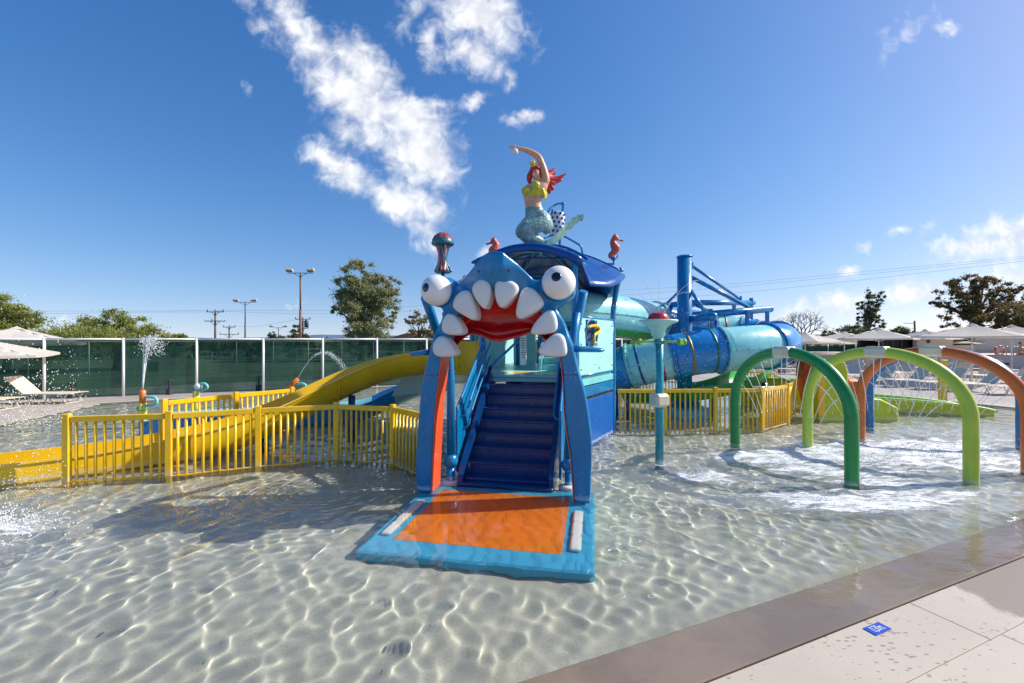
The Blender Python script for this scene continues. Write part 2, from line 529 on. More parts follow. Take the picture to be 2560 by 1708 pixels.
    br.inputs['Mortar Size'].default_value = .006; br.inputs['Mortar Smooth'].default_value = .1
    br.inputs['Color1'].default_value = (1, 1, 1, 1); br.inputs['Color2'].default_value = (.9, .9, .9, 1); br.inputs['Mortar'].default_value = (.45, .43, .4, 1)
    c = t.mix(1., c, br.outputs[0], 'MULTIPLY')
    t.L.new(c, b.inputs['Base Color'])
    b.inputs['Roughness'].default_value = .6
    MATS['deck'] = m
    # ground: dry grass
    m = bpy.data.materials.new('ground')
    m.use_nodes = True
    t = NT(m)
    b = t.N['Principled BSDF']
    p = t.pos()
    c = t.mix(t.rng(t.noise(.08, 6, .65, p), .4, .6), (.10, .12, .05, 1), (.24, .20, .12, 1))
    t.L.new(c, b.inputs['Base Color'])
    b.inputs['Roughness'].default_value = .9
    MATS['ground'] = m
    # wind screen
    m = bpy.data.materials.new('windscreen')
    m.use_nodes = True
    t = NT(m)
    b = t.N['Principled BSDF']
    p = t.vec('UV')
    sx = t.nd('ShaderNodeSeparateXYZ'); t.L.new(p, sx.inputs[0])
    aa = t.m('ADD', sx.outputs[0], sx.outputs[1]); bb = t.m('SUBTRACT', sx.outputs[0], sx.outputs[1])
    la = t.m('ABSOLUTE', t.m('SUBTRACT', t.m('FRACT', t.m('MULTIPLY', aa, 8.)), .5))
    lb = t.m('ABSOLUTE', t.m('SUBTRACT', t.m('FRACT', t.m('MULTIPLY', bb, 8.)), .5))
    wire = t.m('LESS_THAN', t.m('MINIMUM', la, lb), .045)
    fold = t.noise(1.0, 4, .6, t.pos((2.5, 2.5, .25)))
    base = t.mix(t.rng(fold, .35, .65), (.009, .042, .031, 1), (.016, .064, .047, 1))
    c = t.mix(wire, base, (.05, .10, .085, 1))
    b.inputs['Specular IOR Level'].default_value = .05
    t.L.new(c, b.inputs['Base Color'])
    b.inputs['Roughness'].default_value = .8
    tr = t.nd('ShaderNodeBsdfTransparent')
    tr.inputs[0].default_value = (.75, .95, .88, 1)
    ms = t.nd('ShaderNodeMixShader')
    t.L.new(t.m('SUBTRACT', .89, t.m('MULTIPLY', t.rng(t.noise(.6, 3, .5, t.pos()), .4, .7), .12)), ms.inputs[0])
    t.L.new(tr.outputs[0], ms.inputs[1]); t.L.new(b.outputs[0], ms.inputs[2])
    t.L.new(ms.outputs[0], t.N['Material Output'].inputs[0])
    MATS['windscreen'] = m
    # mermaid scales
    m = bpy.data.materials.new('scales')
    m.use_nodes = True
    t = NT(m)
    b = t.N['Principled BSDF']
    vo = t.nd('ShaderNodeTexVoronoi'); vo.inputs['Scale'].default_value = 17
    t.L.new(t.pos((1, 1, 1.3)), vo.inputs['Vector'])
    base = t.mix(t.rng(t.noise(2.2, 3, .5, t.pos()), .42, .6), (.17, .35, .33, 1), (.42, .62, .55, 1))
    c = t.mix(t.rng(vo.outputs['Distance'], .15, .6, 0, .5), base, (.05, .14, .15, 1))
    t.L.new(c, b.inputs['Base Color'])
    b.inputs['Roughness'].default_value = .35
    bp = t.nd('ShaderNodeBump'); bp.inputs['Strength'].default_value = .6; bp.inputs['Distance'].default_value = .02; bp.invert = True
    t.L.new(vo.outputs['Distance'], bp.inputs['Height']); t.L.new(bp.outputs[0], b.inputs['Normal'])
    MATS['scales'] = m
    # court surface beyond the fence
    m = bpy.data.materials.new('court')
    m.use_nodes = True
    t = NT(m)
    b = t.N['Principled BSDF']
    c = t.mix(t.rng(t.noise(.35, 5, .6, t.pos()), .4, .62), (.11, .17, .09, 1), (.17, .23, .13, 1))
    t.L.new(c, b.inputs['Base Color']); b.inputs['Roughness'].default_value = .9
    MATS['court'] = m


special_materials()

# ------------------------------------------------------------------ mesh builder
WM = {}


class MB:
    def __init__(self):
        self.v = []; self.f = []; self.mi = []; self.sm = []

    def add(self, vs, fs, mi=0, smooth=False):
        o = len(self.v)
        self.v.extend([tuple(p) for p in vs])
        for f in fs:
            self.f.append(tuple(i + o for i in f)); self.mi.append(mi); self.sm.append(smooth)
        return self

    def box(self, c, s, rz=0., mi=0, bev=0., M=None):
        sx, sy, sz = s[0] / 2, s[1] / 2, s[2] / 2
        if bev:
            b = min(bev, sx * .9, sy * .9, sz * .9)
            vs = []
            for x in (-1, 1):
                for y in (-1, 1):
                    for z in (-1, 1):
                        vs += [(x * (sx - b), y * (sy - b), z * sz), (x * (sx - b), y * sy, z * (sz - b)), (x * sx, y * (sy - b), z * (sz - b))]
            bm = bmesh.new()
            for p in vs:
                bm.verts.new(p)
            r = bmesh.ops.convex_hull(bm, input=bm.verts)
            bm.verts.index_update()
            vs = [q.co.copy() for q in bm.verts]; fs = [tuple(q.index for q in f.verts) for f in bm.faces]
            bm.free()
        else:
            vs = [(x * sx, y * sy, z * sz) for x in (-1, 1) for y in (-1, 1) for z in (-1, 1)]
            fs = [(0, 1, 3, 2), (4, 6, 7, 5), (0, 4, 5, 1), (2, 3, 7, 6), (0, 2, 6, 4), (1, 5, 7, 3)]
        T = Matrix.Translation(c) @ (M if M is not None else Matrix.Rotation(rz, 4, 'Z'))
        return self.add([T @ Vector(p) for p in vs], fs, mi)

    def sweep(self, path, ring, mi=0, smooth=True, cap=True, closed_ring=True):
        # path: list of Matrix 4x4 (frames); ring: list of list of local xy per frame
        n = len(ring[0])
        vs = []
        for M, rg in zip(path, ring):
            vs += [M @ Vector((x, y, 0)) for x, y in rg]
        fs = []
        k = n if closed_ring else n - 1
        for i in range(len(path) - 1):
            for j in range(k):
                a = i * n + j; b = i * n + (j + 1) % n
                fs.append((a, b, b + n, a + n))
        self.add(vs, fs, mi, smooth)
        if cap and closed_ring:
            o = len(self.v) - len(vs)
            self.f.append(tuple(o + j for j in reversed(range(n)))); self.mi.append(mi); self.sm.append(False)
            o2 = o + (len(path) - 1) * n
            self.f.append(tuple(o2 + j for j in range(n))); self.mi.append(mi); self.sm.append(False)
        return self

    def tube(self, pts, r, n=10, mi=0, cap=True, smooth=True):
        pts = [Vector(p) for p in pts]
        rs = r if isinstance(r, (list, tuple)) else [r] * len(pts)
        fr = frames(pts)
        ring = [[(rr * math.cos(2 * pi * k / n), rr * math.sin(2 * pi * k / n)) for k in range(n)] for rr in rs]
        return self.sweep(fr, ring, mi, smooth, cap)

    def sphere(self, c, r, n=16, mi=0, sc=(1, 1, 1)):
        vs = []; fs = []
        m = n // 2
        for i in range(1, m):
            th = pi * i / m
            for j in range(n):
                ph = 2 * pi * j / n
                vs.append((c[0] + r * sc[0] * math.sin(th) * math.cos(ph), c[1] + r * sc[1] * math.sin(th) * math.sin(ph), c[2] + r * sc[2] * math.cos(th)))
        vs.append((c[0], c[1], c[2] + r * sc[2])); vs.append((c[0], c[1], c[2] - r * sc[2]))
        for i in range(m - 2):
            for j in range(n):
                a = i * n + j; b = i * n + (j + 1) % n
                fs.append((a, a + n, b + n, b))
        for j in range(n):
            fs.append((len(vs) - 2, j, (j + 1) % n))
            o = (m - 2) * n
            fs.append((len(vs) - 1, o + (j + 1) % n, o + j))
        return self.add(vs, fs, mi, True)

    def lathe(self, c, prof, n=20, mi=0, M=None, cap=True, smooth=True):
        vs = []
        for r, z in prof:
            for j in range(n):
                a = 2 * pi * j / n
                vs.append(Vector((r * math.cos(a), r * math.sin(a), z)))
        if M is not None:
            vs = [M @ p for p in vs]
        vs = [p + Vector(c) for p in vs]
        fs = []
        for i in range(len(prof) - 1):
            for j in range(n):
                a = i * n + j; b = i * n + (j + 1) % n
                fs.append((a, b, b + n, a + n))
        self.add(vs, fs, mi, smooth)
        if cap:
            o = len(self.v) - len(vs)
            self.f.append(tuple(o + j for j in reversed(range(n)))); self.mi.append(mi); self.sm.append(False)
            o2 = o + (len(prof) - 1) * n
            self.f.append(tuple(o2 + j for j in range(n))); self.mi.append(mi); self.sm.append(False)
        return self

    def prism(self, poly, fn, t0, t1, mi=0, smooth=False):
        # poly of (x, y); fn(x, y, t) -> world point; extruded from t0 to t1
        n = len(poly)
        tris = tessellate_polygon([[Vector((x, y, 0)) for x, y in poly]])
        vs = [fn(x, y, t0) for x, y in poly] + [fn(x, y, t1) for x, y in poly]
        fs = [tuple(t) for t in tris] + [tuple(i + n for i in reversed(t)) for t in tris]
        fs += [(i, (i + 1) % n, (i + 1) % n + n, i + n) for i in range(n)]
        return self.add(vs, fs, mi, smooth)

    def mesh(self, name, mats, Minv=None, auto=True):
        me = bpy.data.meshes.new(name)
        vs = self.v if Minv is None else [Minv @ Vector(p) for p in self.v]
        me.from_pydata([tuple(p) for p in vs], [], self.f)
        for m in (mats if isinstance(mats, (list, tuple)) else [mats]):
            me.materials.append(m)
        me.polygons.foreach_set('material_index', self.mi)
        me.polygons.foreach_set('use_smooth', self.sm)
        me.update()
        return me


def frames(pts):
    out = []
    prev = None
    for i, p in enumerate(pts):
        a = pts[max(0, i - 1)]; b = pts[min(len(pts) - 1, i + 1)]
        t = (b - a)
        t = t.normalized() if t.length > 1e-9 else Vector((0, 0, 1))
        if prev is None:
            up = Vector((0, 0, 1)) if abs(t.z) < .9 else Vector((1, 0, 0))
            x = t.cross(up).normalized()
        else:
            x = (prev - t * prev.dot(t)).normalized()
        prev = x
        y = t.cross(x)
        M = Matrix((x, y, t)).transposed().to_4x4()
        M.translation = p
        out.append(M)
    return out


def catmull(pts, n=8):
    P = [Vector(p) for p in pts]
    P = [P[0] * 2 - P[1]] + P + [P[-1] * 2 - P[-2]]
    out = []
    for i in range(1, len(P) - 2):
        for k in range(n):
            t = k / n
            a, b, c, d = P[i - 1], P[i], P[i + 1], P[i + 2]
            out.append(.5 * ((2 * b) + (c - a) * t + (2 * a - 5 * b + 4 * c - d) * t * t + (3 * b - a - 3 * c + d) * t ** 3))
    out.append(P[-2].copy())
    return out


def thing(name, label, cat, loc=(0, 0, 0), rz=0., group=None):
    o = bpy.data.objects.new(name, None)
    COL.objects.link(o)
    o.location = loc; o.rotation_euler = (0, 0, rz)
    o.empty_display_size = .2
    o['label'] = label; o['category'] = cat
    if group:
        o['group'] = group
    WM[o.name] = Matrix.Translation(loc) @ Matrix.Rotation(rz, 4, 'Z')
    return o


def recv(o):
    o.cycles.is_caustics_receiver = True
    return o


def part(name, mb, mats, parent, world=True, kind=None):
    Mi = WM[parent.name].inverted() if world else None
    me = mb.mesh(name, mats, Mi) if isinstance(mb, MB) else mb
    o = bpy.data.objects.new(name, me)
    COL.objects.link(o)
    o.parent = parent
    WM[o.name] = WM[parent.name]
    if kind:
        o['kind'] = kind
    return o


def inst(name, me, parent, loc=(0, 0, 0), rz=0.):
    """place a shared mesh as a part; loc in world coordinates"""
    o = bpy.data.objects.new(name, me)
    COL.objects.link(o)
    o.parent = parent
    M = WM[parent.name].inverted() @ (Matrix.Translation(loc) @ Matrix.Rotation(rz, 4, 'Z'))
    o.matrix_local = M
    WM[o.name] = Matrix.Translation(loc) @ Matrix.Rotation(rz, 4, 'Z')
    return o


def solo(name, mb, mats, label=None, cat=None, group=None, kind=None, origin=None):
    org = Vector(origin) if origin is not None else Vector((0, 0, 0))
    me = mb.mesh(name, mats, Matrix.Translation(-org))
    o = bpy.data.objects.new(name, me)
    COL.objects.link(o)
    o.location = org
    WM[o.name] = Matrix.Translation(org)
    if label: o['label'] = label
    if cat: o['category'] = cat
    if group: o['group'] = group
    if kind: o['kind'] = kind
    return o


def dup(root, loc, rz=0., label=None, name=None, scale=1.):
    def cp(o, parent):
        c = o.copy(); COL.objects.link(c); c.parent = parent
        for ch in o.children:
            cp(ch, c)
        return c
    r = cp(root, None)
    r.location = loc; r.rotation_euler = (0, 0, rz); r.scale = (scale,) * 3
    if label:
        r['label'] = label
    WM[r.name] = Matrix.Translation(loc) @ Matrix.Rotation(rz, 4, 'Z')
    return r


def mesh_eval(mb, mods, mats, name='m', Minv=None):
    """run modifiers on a temporary object, return the resulting mesh"""
    me = mb.mesh(name, mats, Minv)
    o = bpy.data.objects.new('tmp', me)
    COL.objects.link(o)
    for kind, kw in mods:
        md = o.modifiers.new(kind, kind)
        for a, b in kw.items():
            setattr(md, a, b)
    dg = bpy.context.evaluated_depsgraph_get()
    ev = o.evaluated_get(dg)
    out = bpy.data.meshes.new_from_object(ev)
    bpy.data.objects.remove(o)
    out.name = name
    out.materials.clear()
    for m in (mats if isinstance(mats, (list, tuple)) else [mats]):
        out.materials.append(m)
    out.polygons.foreach_set('use_smooth', [True] * len(out.polygons))
    return out


def G(px, py, z=0.):
    Y = FPX * (H - z) / (py - HY)
    return Vector(((px - 1280) / FPX * Y, Y, z))


def W(px, py, Y):
    return Vector(((px - 1280) / FPX * Y, Y, H - (py - HY) / FPX * Y))


# tower frame: a to the right, b to the back
O2 = Vector((-.06, 6.63)); U2 = Vector((.9833, -.182)); V2 = Vector((.182, .9833))
TA = math.atan2(-.182, .9833)


def Lc(a, b, z):
    p = O2 + U2 * a + V2 * b
    return Vector((p.x, p.y, z))


def FP(px, py, b):
    s = (px - 1280) / FPX
    a = (s * (O2.y + b * V2.y) - O2.x - b * V2.x) / (U2.x - s * U2.y)
    Y = O2.y + a * U2.y + b * V2.y
    return a, H - (py - HY) / FPX * Y


# ------------------------------------------------------------------ ground, pool, water
PE = Vector((.9239, .3827)); PN = Vector((.3827, -.9239)); P0 = Vector((.611, 3.056))


def edge(s, t, z=0.):
    p = P0 + PE * s + PN * t
    return Vector((p.x, p.y, z))


pool_poly = [(-9.5, -1.13), (18.4, 10.43), (16, 13.75), (14.4, 17.66), (12, 20.5), (9, 22.6), (0, 23.2), (-4.4, 21), (-8.9, 18.2), (-13.9, 14.85), (-13.1, 11.3), (-12.2, 5.5)]
hole = [(-9.5 + .62, -1.13 - 1.5), (18.4 + .62, 10.43 - 1.5)] + pool_poly[2:-1] + [(-12.2, 5.5)]


def sheet(name, outer, holes, z, m, kind='structure'):
    polys = [[Vector((x, y, 0)) for x, y in outer]] + [[Vector((x, y, 0)) for x, y in h] for h in holes]
    tris = tessellate_polygon(polys)
    vs = [p for q in polys for p in q]
    mb = MB().add([(p.x, p.y, z) for p in vs], [tuple(t) for t in tris])
    # make all normals face up
    for i, f in enumerate(mb.f):
        a, b, c = (Vector(mb.v[k]) for k in f[:3])
        if (b - a).cross(c - a).z < 0:
            mb.f[i] = tuple(reversed(f))
    return solo(name, mb, m, kind=kind)


deck_out = [(-60, -30), (60, -30), (60, 60), (16, 34), (0, 30), (-8, 24.5), (-22, 17.4), (-60, 0)]
deck = sheet('pool_deck', deck_out, [hole], .03, MATS['deck'])
sheet('ground', [(-3000, -200), (3000, -200), (3000, 4000), (-3000, 4000)], [[(-16, -4), (22, -4), (22, 25), (-16, 25)]], -.02, MATS['ground'])
gr = sheet('court', [(-60, 5), (-22, 17.9), (-8, 25.1), (0, 30.6), (16, 34.6), (16, 85), (-90, 85)], [], .0, MATS['court'])
# far coping
cop = MB()
pp = pool_poly[1:] + [pool_poly[0]]
for i in range(1, len(pp) - 1):
    a = Vector(pp[i - 1]); b = Vector(pp[i])
    d = (b - a).normalized(); n = Vector((d.y, -d.x))
    for (w0, w1, z) in ((-.02, .30, .034),):
        cop.add([(a.x + n.x * w0, a.y + n.y * w0, z), (b.x + n.x * w0, b.y + n.y * w0, z), (b.x + n.x * w1, b.y + n.y * w1, z), (a.x + n.x * w1, a.y + n.y * w1, z)], [(3, 2, 1, 0)])
        cop.add([(a.x, a.y, .034), (b.x, b.y, .034), (b.x, b.y, -.4), (a.x, a.y, -.4)], [(0, 1, 2, 3)])
part('coping', cop, MATS['slab_outer'], deck)
FLOOR_Z = -.31
fl = recv(sheet('pool_floor', [(-16, -4), (22, -4), (22, 25), (-16, 25)], [], FLOOR_Z, MATS['pool_floor']))
# near edge: wet margin, drainage slot, slabs
mg = MB()
S0, S1 = -12, 20
NS = 64
for i in range(NS):
    a, b = S0 + (S1 - S0) * i / NS, S0 + (S1 - S0) * (i + 1) / NS
    prof = [(0, FLOOR_Z), (0, .0), (.02, .010), (.24, .016), (.455, .020), (.47, .016), (.472, -.06)]
    for (t0, z0), (t1, z1) in zip(prof, prof[1:]):
        mg.add([edge(a, t0, z0), edge(b, t0, z0), edge(b, t1, z1), edge(a, t1, z1)], [(3, 2, 1, 0)])
margin = part('wet_margin', mg, MATS['wet_margin'], deck)
recv(margin)
sl = MB().add([edge(S0, .47, -.055), edge(S1, .47, -.055), edge(S1, 1.75, -.055), edge(S0, 1.75, -.055)], [(3, 2, 1, 0)])
part('drain_slot', sl, bolt, deck)


def slab_row(t0, t1, joints, m):
    for a, b in zip(joints, joints[1:]):
        g = .001
        mb = MB()
        c = edge((a + b) / 2, (t0 + t1) / 2, -.012)
        mb.box(c, (b - a - 2 * g, t1 - t0, .08), math.atan2(PE.y, PE.x), bev=.004)
        part('paving_slab', mb, m, deck)


slab_row(.492, .970, [-5.2, -2.5, .02, 2.68, 5.3, 7.9, 10.5], MATS['slab'])
slab_row(.9735, 1.64, [-5, -2.9, -.8, 1.3, 2.83, 4.9, 7.0, 9.1], MATS['slab_outer'])

# water surface
rng = np.random.RandomState(12)
WAVES = []
for i in range(110):
    lam = math.exp(rng.uniform(math.log(.13), math.log(.8)))
    th = rng.normal(.12, .75)
    WAVES.append((2 * pi / lam, th, rng.uniform(0, 6.28), .00235 * lam ** 1.2 * rng.uniform(.5, 1.3), 0))
CHOP = []
for i in range(60):
    lam = math.exp(rng.uniform(math.log(.11), math.log(.6)))
    CHOP.append((2 * pi / lam, rng.uniform(-pi / 2, pi / 2), rng.uniform(0, 6.28), .0062 * lam ** 1.05 * rng.uniform(.5, 1.3)))


def turb(X, Y):
    """0 calm .. 1 churned by jets"""
    def g(cx, cy, sx, sy, k=1.):
        return k * np.exp(-(((X - cx) / sx) ** 2 + ((Y - cy) / sy) ** 2))
    t = g(6.2, 8.3, 3.4, 1.5) + g(3.0, 7.4, .9, .5, .5) + g(10, 9.5, 3.5, 2.0, .9) + g(-5.6, 4.9, 1.0, .9, 1.1) + g(2.4, 9.6, .7, .7, .45) + g(4.1, 6.2, 1.8, .55, .55)
    t = t + g(-1.2, 7.0, 1.3, .6, .3)
    return np.clip(t, 0, 1)


def water_h(X, Y):
    z = np.zeros_like(X)
    for k, th, ph, a, _ in WAVES:
        z += a * np.sin(k * (X * math.cos(th) + Y * math.sin(th)) + ph)
    c = np.zeros_like(X)
    for k, th, ph, a in CHOP:
        c += a * np.sin(k * (X * math.cos(th) + Y * math.sin(th)) + ph)
    tb = turb(X, Y)
    z = z * (1 + .3 * tb) + c * (.10 + .95 * tb) + c * .10 * np.clip((Y - 6) / 6, 0, 1)
    # ring ripples round the things that stand in the pool or drip on it
    for cx, cy, lam, amp, dec in ((2.61, 7.76, .16, .006, .9), (-2.75, 6.6, .12, .006, .7), (.1, 4.75, .07, .0003, .15)):
        r = np.sqrt((X - cx) ** 2 + (Y - cy) ** 2)
        z += amp * np.sin(2 * pi * r / lam) * np.exp(-r / dec) * np.clip(r / .05, 0, 1)
    # the film of water over the submerged mat lies calmer
    ma = (X - O2.x) * U2.x + (Y - O2.y) * U2.y; mb_ = (X - O2.x) * V2.x + (Y - O2.y) * V2.y
    q = np.maximum(np.abs(ma - .02) - 1.15, np.abs(mb_ + 1.1) - 1.05)
    z *= .13 + .87 * np.clip(q / .35, 0, 1)
    t = (X - P0.x) * PN.x + (Y - P0.y) * PN.y
    z *= np.clip(-t / .5, .12, 1)
    return z


def inside(poly, X, Y):
    res = np.zeros(X.shape, bool)
    n = len(poly)
    for i in range(n):
        x1, y1 = poly[i]; x2, y2 = poly[(i + 1) % n]
        c = ((y1 > Y) != (y2 > Y)) & (X < (x2 - x1) * (Y - y1) / (y2 - y1 + 1e-12) + x1)
        res ^= c
    return res


def np_mesh(name, V, F, m, smooth=True):
    me = bpy.data.meshes.new(name)
    me.vertices.add(len(V)); me.vertices.foreach_set('co', V.astype(np.float32).ravel())
    me.loops.add(F.size); me.loops.foreach_set('vertex_index', F.astype(np.int32).ravel())
    me.polygons.add(len(F))
    me.polygons.foreach_set('loop_start', np.arange(0, F.size, F.shape[1], dtype=np.int32))
    me.polygons.foreach_set('use_smooth', np.full(len(F), smooth))
    me.update(calc_edges=True)
    me.validate()
    me.materials.append(m)
    return me


def fan_grid(nu, nv, y0, y1, s0, s1, fine=False):
    """rows spaced by distance, columns by direction from the viewpoint, so that wavelets stay resolved near by"""
    k = np.linspace(0, 1, nv)
    if fine:
        # most rows and columns go where the water is seen close by
        kk = np.interp(k, [0, .10, .72, 1], [0, math.log(2.2 / y0) / math.log(y1 / y0), math.log(7.5 / y0) / math.log(y1 / y0), 1])
        Yv = y0 * (y1 / y0) ** kk
        S = np.interp(np.linspace(0, 1, nu), [0, .10, .88, 1], [s0, -1.2, 1.0, s1])
    else:
        Yv = y0 * (y1 / y0) ** k
        S = np.linspace(s0, s1, nu)
    SS, YY = np.meshgrid(S, Yv)
    XX = SS * (YY + .9)
    return XX, YY


def grid_faces(nv, nu):
    i = np.arange(nv - 1)[:, None] * nu + np.arange(nu - 1)[None, :]
    return np.stack([i, i + 1, i + nu + 1, i + nu], -1).reshape(-1, 4)


def build_water():
    nu, nv = 1180, 900
    X, Y = fan_grid(nu, nv, 1.0, 23.4, -2.6, 1.75, True)
    Z = water_h(X, Y)
    V = np.stack([X, Y, Z], -1).reshape(-1, 3)
    F = grid_faces(nv, nu)
    grow = [(-9.6, -1.17), (18.45, 10.44), (16.2, 13.8), (14.5, 17.8), (12.1, 20.7), (9, 22.9), (0, 23.4), (-4.5, 21.3), (-9, 18.4), (-14.1, 15), (-13.3, 11.3), (-12.4, 5.5)]
    C = V[F].mean(1)
    ok = inside(grow, C[:, 0], C[:, 1])
    F = F[ok]
    used = np.zeros(len(V), bool); used[F.ravel()] = True
    idx = np.cumsum(used) - 1
    me = np_mesh('water', V[used], idx[F], MATS['water'])
    o = bpy.data.objects.new('water', me)
    COL.objects.link(o)
    o['kind'] = 'structure'
    o.cycles.is_caustics_caster = True
    # foam
    nu, nv = 420, 330
    X, Y = fan_grid(nu, nv, 3.2, 16.0, -1.35, 1.3)
    Z = water_h(X, Y) + .007
    V = np.stack([X, Y, Z], -1).reshape(-1, 3)
    F = grid_faces(nv, nu)
    D = foam_density(V[:, 0], V[:, 1])
    keep = (D[F].max(1) > .02) & inside(pool_poly, V[F].mean(1)[:, 0], V[F].mean(1)[:, 1])
    tt = (V[F].mean(1)[:, 0] - P0.x) * PN.x + (V[F].mean(1)[:, 1] - P0.y) * PN.y
    keep &= tt < -.12
    F = F[keep]
    used = np.zeros(len(V), bool); used[F.ravel()] = True
    idx = np.cumsum(used) - 1
    me = np_mesh('foam', V[used], idx[F], MATS['foam'])
    at = me.attributes.new('foam', 'FLOAT', 'POINT')
    at.data.foreach_set('value', D[used].astype(np.float32))
    o = bpy.data.objects.new('foam', me)
    COL.objects.link(o)
    o['kind'] = 'stuff'
    o['label'] = 'white foam floating on the churned pool water'


def foam_density(X, Y):
    def g(cx, cy, sx, sy, k, rot=0.):
        c, s = math.cos(rot), math.sin(rot)
        dx, dy = X - cx, Y - cy
        return k * np.exp(-(((dx * c + dy * s) / sx) ** 2 + ((-dx * s + dy * c) / sy) ** 2))
    d = g(6.6, 8.4, 2.6, 1.2, 1.0) + g(4.3, 8.2, 1.1, .6, .62) + g(5.6, 7.0, 1.6, .7, .62, -.3) + g(8.6, 9.0, 2.4, 1.4, .75)
    d = d + g(3.9, 5.9, 1.9, .45, .7, -.15) + g(2.2, 7.3, 1.4, .8, .45) + g(5.5, 6.1, 2.0, .6, .75) + g(3.6, 6.9, 1.3, .5, .4) + g(8.8, 7.4, 1.6, .6, .5) + g(3.0, 7.05, .45, .22, .75) + g(2.61, 7.7, .2, .14, .5) + g(2.3, 9.7, .6, .3, .5)
    d = d + g(-5.9, 5.05, .85, .55, 1.1, .2) + g(-5.0, 4.4, 1.1, .6, .45, .3) + g(.95, 6.6, .16, .12, .9) + g(11.2, 10.2, 2.2, 1.2, .6)
    d = d + g(-7.6, 7.0, .5, .3, .4)
    return np.clip(d, 0, 1.1)


build_water()


# ------------------------------------------------------------------ monster gate
def tower_thing(name, label, cat, a=0., b=0., z=0., group=None):
    """a thing whose axes are the tower's; its parts are authored in tower coordinates (a, b, z)"""
    o = thing(name, label, cat, Lc(a, b, z), TA, group)
    return o


def tpart(name, mb, mats, parent, kind=None):
    """part authored in tower coordinates"""
    T = Matrix.Translation((O2.x, O2.y, 0)) @ Matrix.Rotation(TA, 4, 'Z')
    Mi = WM[parent.name].inverted() @ T
    me = mb.mesh(name, mats, Mi) if isinstance(mb, MB) else mb
    if not isinstance(mb, MB):
        me.transform(Mi)
    o = bpy.data.objects.new(name, me)
    COL.objects.link(o)
    o.parent = parent
    WM[o.name] = WM[parent.name]
    if kind:
        o['kind'] = kind
    return o


def smooth_poly(p, it=2):
    for _ in range(it):
        q = []
        for i in range(len(p)):
            a, b = p[i], p[(i + 1) % len(p)]
            q.append((a[0] * .75 + b[0] * .25, a[1] * .75 + b[1] * .25))
            q.append((a[0] * .25 + b[0] * .75, a[1] * .25 + b[1] * .75))
        p = q
    return p


def r1(x, y):
    return (1000 + x / 3.917, 580 + y / 3.917)


